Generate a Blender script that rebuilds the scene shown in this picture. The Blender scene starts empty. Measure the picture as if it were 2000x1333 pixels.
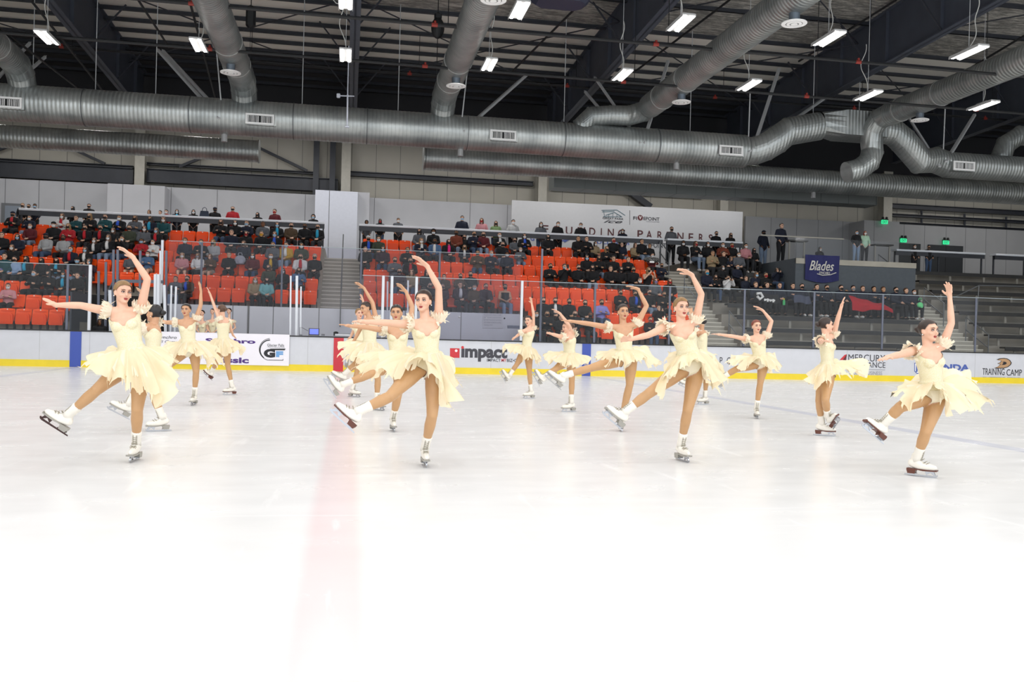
import bpy, math, random
import numpy as np
from mathutils import Vector, Matrix, noise
PI = math.pi
rnd = random.Random(7)
C = bpy.context.scene.collection
sc = bpy.context.scene

# ------------------------------------------------------------------ camera
F_PX = 1750.0; YAW = math.radians(10.4); ROLL = math.radians(1.42)
CAM = Vector((0, 0, 1.15)); HOR = 662.5
R0 = Vector((math.cos(YAW), -math.sin(YAW), 0)); U0 = Vector((0, 0, 1)); F0 = Vector((math.sin(YAW), math.cos(YAW), 0))
cr = R0*math.cos(ROLL) + U0*math.sin(ROLL); cu = U0*math.cos(ROLL) - R0*math.sin(ROLL)
pit = math.atan((666.5-HOR)/F_PX)          # slight downward pitch
cf = F0*math.cos(pit) - cu*math.sin(pit); cu = cu*math.cos(pit) + F0*math.sin(pit)
cam_d = bpy.data.cameras.new('camera'); cam = bpy.data.objects.new('camera', cam_d); C.objects.link(cam)
cam_d.sensor_width = 36; cam_d.lens = 36*F_PX/2000; cam_d.clip_end = 300
m = Matrix((cr, cu, -cf)).transposed().to_4x4(); m.translation = CAM; cam.matrix_world = m
sc.camera = cam
def ray(x, y): return cf*F_PX + cr*(x-1000) + cu*(666.5-y)
def P(x, y, Y):
    """the place at depth Y seen in direction (x, y)"""
    d = ray(x, y); return CAM + d*((Y-CAM.y)/d.y)
def G(x, y):
    d = ray(x, y); return CAM + d*(-CAM.z/d.z)
def PX(x, Y): return P(x, HOR+(x-1000)*math.tan(ROLL), Y).x
def proj(v):
    d = Vector(v)-CAM; k = d.dot(cf); return 1000+F_PX*d.dot(cr)/k, 666.5-F_PX*d.dot(cu)/k

# ------------------------------------------------------------------ materials
MATS = {}
def lin(c): return tuple((v/12.92 if v <= .04045 else ((v+.055)/1.055)**2.4) for v in c)
def hexc(h): return lin(tuple(int(h[i:i+2], 16)/255 for i in (0, 2, 4)))
def mat(name, col, rough=.6, metal=0, noise_amt=0, nscale=8, bump=0, bscale=40, emit=0, spec=.5, translucent=0, sheen=0, stretch=None, alpha=1, coat=0):
    if name in MATS: return MATS[name]
    if isinstance(col, str): col = hexc(col)
    mt = bpy.data.materials.new(name); mt.use_nodes = True; nt = mt.node_tree; n = nt.nodes; l = nt.links
    b = n['Principled BSDF']; b.inputs['Base Color'].default_value = (*col, 1); b.inputs['Roughness'].default_value = rough
    b.inputs['Metallic'].default_value = metal; b.inputs['Specular IOR Level'].default_value = spec
    if coat: b.inputs['Coat Weight'].default_value = coat; b.inputs['Coat Roughness'].default_value = .15
    if sheen: b.inputs['Sheen Weight'].default_value = sheen
    tc = n.new('ShaderNodeTexCoord'); mp = n.new('ShaderNodeMapping'); l.new(tc.outputs['Object'], mp.inputs[0])
    if stretch: mp.inputs['Scale'].default_value = stretch
    if noise_amt:
        tx = n.new('ShaderNodeTexNoise'); tx.inputs['Scale'].default_value = nscale; tx.inputs['Detail'].default_value = 5
        l.new(mp.outputs[0], tx.inputs['Vector'])
        mr = n.new('ShaderNodeMapRange'); mr.inputs[1].default_value = .3; mr.inputs[2].default_value = .7
        mr.inputs[3].default_value = 1-noise_amt; mr.inputs[4].default_value = 1+noise_amt*.5; l.new(tx.outputs[0], mr.inputs[0])
        mx = n.new('ShaderNodeVectorMath'); mx.operation = 'SCALE'; mx.inputs[0].default_value = col; l.new(mr.outputs[0], mx.inputs['Scale'])
        l.new(mx.outputs[0], b.inputs['Base Color'])
    if bump:
        tb = n.new('ShaderNodeTexNoise'); tb.inputs['Scale'].default_value = bscale; l.new(mp.outputs[0], tb.inputs['Vector'])
        bp = n.new('ShaderNodeBump'); bp.inputs['Strength'].default_value = bump; bp.inputs['Distance'].default_value = .02
        l.new(tb.outputs[0], bp.inputs['Height']); l.new(bp.outputs[0], b.inputs['Normal'])
    if emit:
        b.inputs['Emission Color'].default_value = (*col, 1); b.inputs['Emission Strength'].default_value = emit
    if translucent:
        tr = n.new('ShaderNodeBsdfTranslucent'); tr.inputs[0].default_value = (*col, 1); ms = n.new('ShaderNodeMixShader')
        ms.inputs[0].default_value = translucent; l.new(b.outputs[0], ms.inputs[1]); l.new(tr.outputs[0], ms.inputs[2])
        l.new(ms.outputs[0], n['Material Output'].inputs[0])
        last = ms.outputs[0]
        if alpha < 1:
            tp = n.new('ShaderNodeBsdfTransparent'); m2 = n.new('ShaderNodeMixShader'); m2.inputs[0].default_value = 1-alpha
            l.new(last, m2.inputs[1]); l.new(tp.outputs[0], m2.inputs[2]); l.new(m2.outputs[0], n['Material Output'].inputs[0])
    MATS[name] = mt; return mt
def glass_mat(name, tint=(.95, .96, .97), refl=.008, haze=.002, fres=1):
    if name in MATS: return MATS[name]
    mt = bpy.data.materials.new(name); mt.use_nodes = True; nt = mt.node_tree; n = nt.nodes; l = nt.links
    n.remove(n['Principled BSDF'])
    tp = n.new('ShaderNodeBsdfTransparent'); tp.inputs[0].default_value = (*tint, 1)
    gl = n.new('ShaderNodeBsdfGlossy'); gl.inputs['Roughness'].default_value = .06
    df = n.new('ShaderNodeBsdfDiffuse'); df.inputs[0].default_value = (.8, .82, .85, 1)
    fr = n.new('ShaderNodeFresnel'); fr.inputs[0].default_value = 1.13
    a = n.new('ShaderNodeMath'); a.operation = 'ADD'; a.inputs[1].default_value = refl; a.inputs[0].default_value = 0
    if fres: l.new(fr.outputs[0], a.inputs[0])
    m1 = n.new('ShaderNodeMixShader'); l.new(a.outputs[0], m1.inputs[0]); l.new(tp.outputs[0], m1.inputs[1]); l.new(gl.outputs[0], m1.inputs[2])
    m2 = n.new('ShaderNodeMixShader'); m2.inputs[0].default_value = haze; l.new(m1.outputs[0], m2.inputs[1]); l.new(df.outputs[0], m2.inputs[2])
    l.new(m2.outputs[0], n['Material Output'].inputs[0]); MATS[name] = mt; return mt

# ------------------------------------------------------------------ objects
def tag(o, label=None, cat=None, group=None, kind=None):
    if label: o['label'] = label
    if cat: o['category'] = cat
    if group: o['group'] = group
    if kind: o['kind'] = kind
    return o
def empty(name, loc, label=None, cat=None, group=None, kind=None, rz=0):
    o = bpy.data.objects.new(name, None); o.empty_display_size = .1; C.objects.link(o); o.location = loc; o.rotation_euler = (0, 0, rz)
    return tag(o, label, cat, group, kind)
def wloc(o):
    v = Vector((0, 0, 0))
    while o: v += Vector(o.location); o = o.parent
    return v
class MB:
    def __init__(s): s.v = []; s.f = []; s.mi = []; s.cur = 0
    def mesh(s, vs, fs):
        n = len(s.v); s.v += [Vector(v) for v in vs]; s.f += [tuple(i+n for i in f) for f in fs]; s.mi += [s.cur]*len(fs); return s
    def box(s, c, d, rot=None, bev=0):
        x, y, z = (k/2 for k in d); c = Vector(c)
        if bev and bev < min(x, y, z):
            vs = []; 
            for zz, q in ((-z, bev), (-z+bev, 0), (z-bev, 0), (z, bev)):
                for a, b_ in ((-x+bev, -y), (x-bev, -y), (x, -y+bev), (x, y-bev), (x-bev, y), (-x+bev, y), (-x, y-bev), (-x, -y+bev)):
                    sx = (abs(a)-q)*(1 if a > 0 else -1); sy = (abs(b_)-q)*(1 if b_ > 0 else -1); vs.append(Vector((sx, sy, zz)))
            fs = [tuple(range(7, -1, -1)), tuple(range(24, 32))]
            for k in range(3):
                for i in range(8): j = (i+1) % 8; fs.append((k*8+i, k*8+j, k*8+8+j, k*8+8+i))
        else:
            vs = [Vector((a, b_, e)) for e in (-z, z) for a, b_ in ((-x, -y), (x, -y), (x, y), (-x, y))]
            fs = [(3, 2, 1, 0), (4, 5, 6, 7), (0, 1, 5, 4), (1, 2, 6, 5), (2, 3, 7, 6), (3, 0, 4, 7)]
        if rot: vs = [rot @ v for v in vs]
        return s.mesh([v+c for v in vs], fs)
    def b2(s, a, b_, bev=0):
        a, b_ = Vector(a), Vector(b_); return s.box((a+b_)/2, [abs(k) for k in (b_-a)], bev=bev)
    def path(s, pts, r, seg=8, caps=True, ell=1, up=None):
        pts = [Vector(p) for p in pts]; rs = r if isinstance(r, (list, tuple)) else [r]*len(pts); n0 = len(s.v); N = len(pts)
        prev = None; vs = []
        for i, p in enumerate(pts):
            t = (pts[min(i+1, N-1)]-pts[max(i-1, 0)]).normalized()
            if up is not None: a = Vector(up)
            elif prev is not None: a = prev
            else: a = Vector((0, 0, 1)) if abs(t.z) < .9 else Vector((0, 1, 0))
            a = (a - t*a.dot(t)).normalized(); prev = a; b_ = t.cross(a)
            for k in range(seg):
                th = 2*PI*k/seg+PI/seg; vs.append(p + (a*math.cos(th)*ell + b_*math.sin(th))*rs[i])
        fs = [(i*seg+k, i*seg+(k+1) % seg, (i+1)*seg+(k+1) % seg, (i+1)*seg+k) for i in range(N-1) for k in range(seg)]
        if caps: fs += [tuple(range(seg-1, -1, -1)), tuple((N-1)*seg+k for k in range(seg))]
        return s.mesh(vs, fs)
    def tube(s, a, b_, r, seg=8): return s.path([a, b_], r, seg)
    def bar(s, a, b_, w, h):
        a, b_ = Vector(a), Vector(b_); t = (b_-a).normalized(); q = Vector((0, 0, 1)) if abs(t.z) < .95 else Vector((0, 1, 0))
        sx = t.cross(q).normalized(); uz = sx.cross(t)
        vs = [p + sx*i*w/2 + uz*j*h/2 for p in (a, b_) for i, j in ((-1, -1), (1, -1), (1, 1), (-1, 1))]
        return s.mesh(vs, [(3, 2, 1, 0), (4, 5, 6, 7), (0, 1, 5, 4), (1, 2, 6, 5), (2, 3, 7, 6), (3, 0, 4, 7)])
    def prism(s, poly, ext, org=(0, 0, 0), ax=None):
        """poly of (a, b) extruded from -ext/2 to ext/2; ax = (A, B, N)"""
        A, B, N = ax or (Vector((1, 0, 0)), Vector((0, 0, 1)), Vector((0, 1, 0))); o = Vector(org); n = len(poly)
        vs = [o + A*p[0] + B*p[1] + N*e for e in (-ext/2, ext/2) for p in poly]
        return s.mesh(vs, [tuple(range(n)), tuple(range(2*n-1, n-1, -1))] + [(i, i+n, (i+1) % n + n, (i+1) % n) for i in range(n)])
    def ell(s, c, r, rot=None, nu=16, nv=10):
        c = Vector(c); vs = []; fs = []
        for j in range(1, nv):
            for i in range(nu):
                th = PI*j/nv; ph = 2*PI*i/nu; vs.append(Vector((r[0]*math.sin(th)*math.cos(ph), r[1]*math.sin(th)*math.sin(ph), r[2]*math.cos(th))))
        vs += [Vector((0, 0, r[2])), Vector((0, 0, -r[2]))]; T = len(vs)-2
        for j in range(nv-2):
            for i in range(nu): k = (i+1) % nu; fs.append((j*nu+i, (j+1)*nu+i, (j+1)*nu+k, j*nu+k))
        for i in range(nu): k = (i+1) % nu; fs += [(T, i, k), (T+1, (nv-2)*nu+k, (nv-2)*nu+i)]
        if rot: vs = [rot @ v for v in vs]
        return s.mesh([v+c for v in vs], fs)
    def build(s, name, mt, parent=None, smooth=False, local=False, origin=None):
        me = bpy.data.meshes.new(name)
        off = Vector((0, 0, 0))
        if parent is not None and not local: off = wloc(parent)
        if parent is None and not local:
            if origin is not None: off = Vector(origin)
            elif s.v:
                lo = [min(v[i] for v in s.v) for i in range(3)]; hi = [max(v[i] for v in s.v) for i in range(3)]
                off = Vector(((lo[0]+hi[0])/2, (lo[1]+hi[1])/2, lo[2]))
        me.from_pydata([v-off for v in s.v], [], s.f)
        mts = mt if isinstance(mt, (list, tuple)) else [mt]
        for q in mts: me.materials.append(q)
        if len(mts) > 1: me.polygons.foreach_set('material_index', s.mi)
        if smooth: me.polygons.foreach_set('use_smooth', [True]*len(me.polygons))
        me.update()
        o = bpy.data.objects.new(name, me); C.objects.link(o)
        if parent is not None: o.parent = parent
        elif not local: o.location = off
        return o
def obj(name, me, parent=None, loc=None):
    o = bpy.data.objects.new(name, me); C.objects.link(o)
    if parent is not None: o.parent = parent
    if loc is not None: o.location = loc
    return o
def evald(o):
    dg = bpy.context.evaluated_depsgraph_get(); return bpy.data.meshes.new_from_object(o.evaluated_get(dg))
def text_mesh(txt, bold=0, shear=0, space=1.0):
    cu_ = bpy.data.curves.new('t', 'FONT'); cu_.body = txt; cu_.offset = bold; cu_.shear = shear; cu_.space_character = space; cu_.resolution_u = 3
    o = bpy.data.objects.new('t', cu_); C.objects.link(o); bpy.context.view_layer.update(); me = evald(o)
    bpy.data.objects.remove(o); bpy.data.curves.remove(cu_); return me
def text(txt, x0, x1, yt, yb, Y, mt, parent, bold=.0, shear=0, space=1.0, name='lettering', px=True, th=.004):
    """lettering standing on the wall plane at depth Y; caps reach from yb to yt"""
    me = text_mesh(txt, bold, shear, space)
    co = np.array([v.co for v in me.vertices]); lo = co.min(0); hi = co.max(0)
    if px: a = P(x0, (yt+yb)/2, Y); b_ = P(x1, (yt+yb)/2, Y); xm = (x0+x1)/2; z1 = P(xm, yt, Y).z; z0 = P(xm, yb, Y).z; X0, X1 = a.x, b_.x
    else: X0, X1, z1, z0 = x0, x1, yt, yb
    par = wloc(parent) if parent is not None else Vector((0, 0, 0))
    new = np.zeros_like(co); new[:, 0] = X0+(co[:, 0]-lo[0])/(hi[0]-lo[0])*(X1-X0)-par.x
    new[:, 1] = Y-par.y; new[:, 2] = z0+(co[:, 1]-lo[1])/(hi[1]-lo[1])*(z1-z0)-par.z
    fs = [tuple(p.vertices) for p in me.polygons]; n = len(new)
    back = new.copy(); back[:, 1] += th
    m2 = bpy.data.meshes.new(name)
    cnt = {}
    for f in fs:
        for i in range(len(f)):
            e = (f[i], f[(i+1) % len(f)]); cnt[e] = 1
    side = [(a_, b_+0, b_+n, a_+n) for (a_, b_) in cnt if (b_, a_) not in cnt]
    m2.from_pydata([tuple(v) for v in new]+[tuple(v) for v in back], [], fs+[tuple(i+n for i in reversed(f)) for f in fs]+side)
    m2.materials.append(mt); bpy.data.meshes.remove(me)
    o = bpy.data.objects.new(name, m2); C.objects.link(o)
    if parent is not None: o.parent = parent
    return o
def poly_px(pts, Y, mt, parent, name, th=.004):
    """a flat decal on the wall plane at depth Y"""
    w = [P(x, y, Y) for x, y in pts]; mb = MB(); mb.prism([(v.x, v.z) for v in w], th, (0, Y, 0)); return mb.build(name, mt, parent)
def disc_px(cx, cy, rx, ry, Y, mt, parent, name, inner=0, n=28, a0=0, a1=2*PI):
    c = P(cx, cy, Y); kx = (P(cx+rx, cy, Y).x-c.x); kz = kx*ry/rx; mb = MB()
    if inner:
        vs = []; fs = []; N = n
        for i in range(N+1):
            t = a0+(a1-a0)*i/N
            for k in (1, inner): vs.append((c.x+kx*k*math.cos(t), Y, c.z+kz*k*math.sin(t)))
        fs = [(2*i, 2*i+2, 2*i+3, 2*i+1) for i in range(N)]; mb.mesh(vs, fs)
        mb.mesh([(v[0], Y+.004, v[2]) for v in vs], [tuple(reversed(f)) for f in fs])
    else: mb.prism([(c.x+kx*math.cos(2*PI*i/n), c.z+kz*math.sin(2*PI*i/n)) for i in range(n)], .004, (0, Y, 0))
    return mb.build(name, mt, parent)
ORD = ['', 'first', 'second', 'third', 'fourth', 'fifth', 'sixth', 'seventh', 'eighth', 'ninth', 'tenth', 'eleventh', 'twelfth', 'thirteenth', 'fourteenth', 'fifteenth', 'sixteenth', 'seventeenth', 'eighteenth', 'nineteenth', 'twentieth']
def ordn(n):
    if n <= 20: return ORD[n]
    t = {2: 'twenty', 3: 'thirty', 4: 'forty'}[n//10]; return t+'-'+ORD[n % 10] if n % 10 else t[:-1]+'ieth'
# ================================================================== the hall
YB = 28.3            # far boards
ROWY = lambda i: 30.1+.9*i
ROWZ = lambda i: .87+.485*(i-1)
XA0, XA1 = -1.0, .42      # aisle between the orange stands
XB0, XB1 = 12.95, 14.4    # aisle between orange stand and bleachers
XC0, XC1 = 23.1, 24.8     # right aisle
XL, XR = -24, 46
white_wall = mat('painted_panel', 'b4b5ba', .2, noise_amt=.04, nscale=1.5)
wall_up = mat('upper_wall', 'b9b5aa', .6, noise_amt=.05, nscale=1)
dark_steel = mat('dark_steel', '32353d', .5, noise_amt=.15, nscale=3)
girder_m = mat('girder_steel', '474c58', .5, noise_amt=.12, nscale=2)
galv = None
def duct_mat(nm, ax):
    mt = bpy.data.materials.new(nm); mt.use_nodes = True; nt = mt.node_tree; n = nt.nodes; l = nt.links; b = n['Principled BSDF']
    b.inputs['Metallic'].default_value = .7; b.inputs['Roughness'].default_value = .38
    g = n.new('ShaderNodeNewGeometry'); tx = n.new('ShaderNodeTexNoise'); tx.inputs['Scale'].default_value = 1.2; tx.inputs['Detail'].default_value = 7
    l.new(g.outputs['Position'], tx.inputs[0]); r = n.new('ShaderNodeValToRGB'); r.color_ramp.elements[0].color = (*hexc('989d9d'), 1); r.color_ramp.elements[1].color = (*hexc('b8bcbb'), 1)
    r.color_ramp.elements[0].position = .35; r.color_ramp.elements[1].position = .65; l.new(tx.outputs[0], r.inputs[0])
    wv = n.new('ShaderNodeTexWave'); wv.bands_direction = ax; wv.inputs['Scale'].default_value = 2.4; l.new(g.outputs['Position'], wv.inputs[0])
    mr = n.new('ShaderNodeMapRange'); mr.inputs[1].default_value = .0; mr.inputs[2].default_value = .25; mr.inputs[3].default_value = .84; mr.inputs[4].default_value = 1; l.new(wv.outputs[1], mr.inputs[0])
    v = n.new('ShaderNodeVectorMath'); v.operation = 'SCALE'; l.new(r.outputs[0], v.inputs[0]); l.new(mr.outputs[0], v.inputs['Scale']); l.new(v.outputs[0], b.inputs['Base Color'])
    bp = n.new('ShaderNodeBump'); bp.inputs['Strength'].default_value = .5; bp.inputs['Distance'].default_value = .02; l.new(wv.outputs[1], bp.inputs['Height']); l.new(bp.outputs[0], b.inputs['Normal']); MATS[nm] = mt; return mt
galv = duct_mat('galvanised_duct', 'X'); galv_y = duct_mat('galvanised_duct_cross', 'Y')
lgrey = mat('light_grey_steel', '9d9f9f', .5); cream_col = mat('column_paint', 'b8b5ab', .6, noise_amt=.06)
white_paint = mat('white_paint', 'e4e4e4', .4); black_m = mat('black_matte', '101114', .6); cap_black = mat('black_cap', '1d1d20', .4)

# --- ice
def ice_mat():
    mt = bpy.data.materials.new('ice'); mt.use_nodes = True; nt = mt.node_tree; n = nt.nodes; l = nt.links; b = n['Principled BSDF']
    g = n.new('ShaderNodeNewGeometry'); sp = n.new('ShaderNodeSeparateXYZ'); l.new(g.outputs['Position'], sp.inputs[0])
    def rng(a, c0, w, soft):
        s1 = n.new('ShaderNodeMath'); s1.operation = 'SUBTRACT'; l.new(a, s1.inputs[0]); s1.inputs[1].default_value = c0
        s2 = n.new('ShaderNodeMath'); s2.operation = 'ABSOLUTE'; l.new(s1.outputs[0], s2.inputs[0])
        mr = n.new('ShaderNodeMapRange'); mr.interpolation_type = 'SMOOTHSTEP'; mr.inputs[1].default_value = w-soft; mr.inputs[2].default_value = w+soft; mr.inputs[3].default_value = 1; mr.inputs[4].default_value = 0
        l.new(s2.outputs[0], mr.inputs[0]); return mr.outputs[0]
    def noise_(scale, st, det=6, w=0):
        mp = n.new('ShaderNodeMapping'); mp.inputs['Scale'].default_value = st; mp.inputs['Rotation'].default_value = (0, 0, w); l.new(g.outputs['Position'], mp.inputs[0])
        t = n.new('ShaderNodeTexNoise'); t.inputs['Scale'].default_value = scale; t.inputs['Detail'].default_value = det; l.new(mp.outputs[0], t.inputs[0]); return t.outputs[0]
    def mix(fac, a, bcol, amt=1.0):
        m_ = n.new('ShaderNodeMix'); m_.data_type = 'RGBA'
        if amt != 1:
            k = n.new('ShaderNodeMath'); k.operation = 'MULTIPLY'; l.new(fac, k.inputs[0]); k.inputs[1].default_value = amt; fac = k.outputs[0]
        l.new(fac, m_.inputs[0])
        if isinstance(a, tuple): m_.inputs[6].default_value = (*a, 1)
        else: l.new(a, m_.inputs[6])
        m_.inputs[7].default_value = (*bcol, 1); return m_.outputs[2]
    def ramp(src, a, b_):
        mr = n.new('ShaderNodeMapRange'); mr.inputs[1].default_value = a; mr.inputs[2].default_value = b_; l.new(src, mr.inputs[0]); return mr.outputs[0]
    col = mix(ramp(noise_(.35, (1, 1, 1)), .35, .7), (.785, .785, .79), (.745, .74, .735))
    fade = ramp(noise_(.6, (1, .5, 1)), .3, .6)
    col = mix(rng(sp.outputs[0], -.05, .15, .05), col, hexc('d8485a'), .17)
    for bx in (-7.82, 7.76): col = mix(rng(sp.outputs[0], bx, .15, .03), col, hexc('3d5bb4'), .2)
    # painted circle arcs at the right
    sc1 = ramp(noise_(6, (1, .12, 1), 8, .35), .62, .74); sc2 = ramp(noise_(5, (.1, 1, 1), 8, -.5), .64, .76)
    col = mix(sc1, col, (.95, .95, .95), .5); col = mix(sc2, col, (.97, .97, .97), .5)
    l.new(col, b.inputs['Base Color'])
    rr = n.new('ShaderNodeMapRange'); rr.inputs[3].default_value = .16; rr.inputs[4].default_value = .34; l.new(noise_(1.4, (1, 2.2, 1)), rr.inputs[0]); l.new(rr.outputs[0], b.inputs['Roughness'])
    b.inputs['Specular IOR Level'].default_value = .18
    bp = n.new('ShaderNodeBump'); bp.inputs['Strength'].default_value = .15; bp.inputs['Distance'].default_value = .01; l.new(noise_(2, (1, 1, 1)), bp.inputs['Height']); l.new(bp.outputs[0], b.inputs['Normal'])
    return mt
mb = MB(); mb.b2((XL, -3, -.3), (XR, YB+.05, 0)); o = mb.build('floor', ice_mat()); tag(o, 'white skated ice sheet of the rink', None, None, 'structure')
mb = MB(); mb.b2((XL, YB+.05, -.3), (XR, 44.5, -.02)); tag(mb.build('floor_concourse', mat('rubber_floor', '4a4a4c', .8)), 'dark floor behind the rink boards', None, None, 'structure')

# --- boards
def board_mat():
    return mat('board_white', 'ccced5', .35, noise_amt=.035, nscale=4, bump=.02, bscale=6)
boards = empty('rink_boards', (0, YB, 0), 'long white rink boards with yellow kick strip, adverts and black top rail', 'rink boards')
mb = MB(); mb.b2((XL, YB, .2), (XR, YB+.12, 1.06)); mb.build('board_panel', board_mat(), boards)
mb = MB(); mb.b2((XL, YB-.015, 0), (XR, YB+.12, .2)); mb.build('kick_strip', mat('kick_yellow', 'e8cf2c', .4, noise_amt=.06, nscale=3), boards)
mb = MB(); mb.b2((XL, YB-.03, 1.055), (XR, YB+.2, 1.09), bev=.01); mb.build('top_rail', cap_black, boards)
xs = [PX(x, YB) for x in (78, 176, 566, 602, 960, 1310, 1655, 1905)]
for x in xs: mb = MB(); mb.b2((x-.006, YB-.003, .2), (x+.006, YB, 1.05)); mb.build('panel_seam', mat('seam_grey', 'b4b6ba', .6), boards)
blue_m = mat('marking_blue', '3b52a8', .4); red_m = mat('marking_red', 'c3303c', .4)
for px_, w, mt_, nm in ((148.7, .31, blue_m, 'blue_line_marking'), (662, .3, red_m, 'red_line_marking'), (1146, .29, blue_m, 'blue_line_marking')):
    x = PX(px_, YB); mb = MB(); mb.b2((x-w/2, YB-.02, .005), (x+w/2, YB-.001, 1.05)); mb.build(nm, mt_, boards)
YD = YB-.006
ink = mat('ink_dark', '3c3c44', .5); ink_r = mat('ink_red', 'c8323a', .5); ink_b = mat('ink_blue', '4a60a8', .5); ink_p = mat('ink_purple', '4b2a7c', .5); ink_l = mat('ink_grey', '8b8b94', .5); ink_m = mat('ink_maroon', '5a2328', .5); ink_w = mat('ink_white', 'f0f0f0', .5); ink_t = mat('ink_bronze', 'b58f68', .5); ink_bl = mat('ink_black', '1c1b22', .5); ink_lb = mat('ink_light_blue', '6ea2d8', .5)
# impact
poly_px([(879, 680.5), (897.5, 681), (897.5, 699.5), (879, 699)], YD, ink_r, boards, 'red_square_emblem'); disc_px(891, 685.5, 2.6, 2.6, YD-.005, ink_w, boards, 'emblem_dot')
text('\u0131mpact', 901, 991, 677, 707, YD, ink, boards, .045); disc_px(903.5, 679, 2.7, 2.7, YD, ink_r, boards, 'letter_dot')
text('IMPACT', 951, 978, 701, 707, YD, ink, boards, .01); text('MY', 979.5, 989, 701.2, 707.2, YD, ink_r, boards, .01); text('BIZ\u2022COM', 990, 1022, 701.5, 707.8, YD, ink, boards, .01)
# fivepoint wide letters
text('F I V E P O I N T', 1352, 1472, 698, 712, YD, ink, boards, .0, space=1.35)
# mercury insurance
poly_px([(1640, 703.5), (1650, 693.5), (1654, 692.5), (1652.5, 704)], YD, ink_r, boards, 'red_sail_emblem'); poly_px([(1646, 703.8), (1654, 692.5), (1652.5, 704)], YD-.005, ink_m, boards, 'red_sail_emblem')
text('MERCURY', 1657, 1729, 693, 706.5, YD, ink, boards, 0); text('INSURANCE', 1658, 1729.5, 707.5, 718.5, YD, ink, boards, 0)
poly_px([(1658, 721), (1729, 722.5), (1729, 723.3), (1658, 721.8)], YD, ink_l, boards, 'thin_rule'); text('HOME \u2022 BUSINESS', 1660, 1723, 725.5, 732.5, YD, ink_l, boards, 0)
# honda
poly_px([(1786, 709), (1803, 709.8), (1803, 727), (1798, 731), (1791, 730.5), (1786, 726)], YD, ink_b, boards, 'rounded_emblem'); poly_px([(1787.3, 710.5), (1801.7, 711.2), (1801.7, 726), (1797.5, 729.5), (1791.5, 729), (1787.3, 725)], YD-.005, ink_w, boards, 'emblem_field')
text('H', 1789, 1800, 713, 727, YD-.01, ink_b, boards, .05)
text('HONDA', 1808, 1894, 711.5, 724.5, YD, ink_b, boards, .045)
# training camp with webbed foot emblem
def duck(sx, Yq, mt_, grow=0):
    pts = [(1946, 703), (1952, 700.5), (1960, 699.5), (1967, 700.5), (1973, 704), (1976, 709), (1974.5, 713), (1969, 717.5), (1960, 720), (1950, 720.5), (1941, 719.5), (1947, 718), (1952, 714), (1953.5, 711.5), (1950, 711), (1948, 710.2), (1952, 709), (1955.5, 706), (1954, 703.6), (1950, 703.4)]
    c = (1962, 710)
    return poly_px([(c[0]+(x-c[0])*sx, c[1]+(y-c[1])*sx) for x, y in pts], Yq, mt_, boards, 'webbed_foot_emblem')
duck(1.0, YD, ink_bl); duck(.86, YD-.005, ink_t); duck(.3, YD-.01, ink_bl)
text('TRAINING', 1919, 1962, 720, 733, YD, ink_bl, boards, 0); text('CAMP', 1966, 1996, 722, 734.5, YD, ink_bl, boards, 0)
text('2021 | PRESENTED BY', 1919, 1964, 736.5, 739, YD, ink_l, boards, .01); text('CITROLUX', 1967, 1993, 737.5, 740.5, YD, ink_l, boards, .01)

# white banner over the boards (door section) with its own print
ban = empty('sponsor_banner', (PX(430, YB), YB-.05, 0), 'long white vinyl banner with purple lettering hung over the rink boards', 'banner')
xa, xb = PX(305, YB), PX(566, YB)
mb = MB(); mb.b2((xa, YB-.045, .155), (xb, YB-.032, 1.115)); mb.b2((xa, YB-.045, 1.105), (xb, YB+.22, 1.115)); mb.build('banner_sheet', mat('vinyl_white', 'ebe8f0', .4), ban)
YQ = YB-.05
text('Synchro', 308, 345, 656, 664, YQ, ink, ban, .005, .2); text('Skill Camp', 300, 348, 665, 672, YQ, ink, ban, .0, .2)
text('Synchro', 401, 499, 662, 673.5, YQ, ink_p, ban, .04); text('&', 400, 411, 677, 688, YQ, ink_p, ban, .04); text('Classic', 401, 486, 697.5, 709.5, YQ, ink_p, ban, .04)
disc_px(530, 683, 24, 23, YQ, ink_bl, ban, 'ring_emblem', .96, 30, .55*PI, 1.42*PI); disc_px(527, 684, 20, 21, YQ, ink_bl, ban, 'ring_emblem', .9, 30, .5*PI, 1.3*PI)
text('Glacier Falls', 522, 555, 672, 677.5, YQ, ink, ban, .0); text('Figure Skating Club', 524, 556, 678.3, 680, YQ, ink_l, ban, 0)
text('G', 515, 537.5, 682, 699, YQ, ink_bl, ban, .07); poly_px([(528, 681.5), (558, 681.5), (556, 684.5), (528, 684.5)], YQ-.004, ink_bl, ban, 'blade_emblem'); text('F', 539, 553, 686.5, 698, YQ, ink_lb, ban, .07)
poly_px([(524, 703.2), (552, 703.6), (552.6, 702), (553.4, 702), (553, 704.6), (524, 704.2)], YQ, ink_bl, ban, 'blade_emblem')

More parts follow.
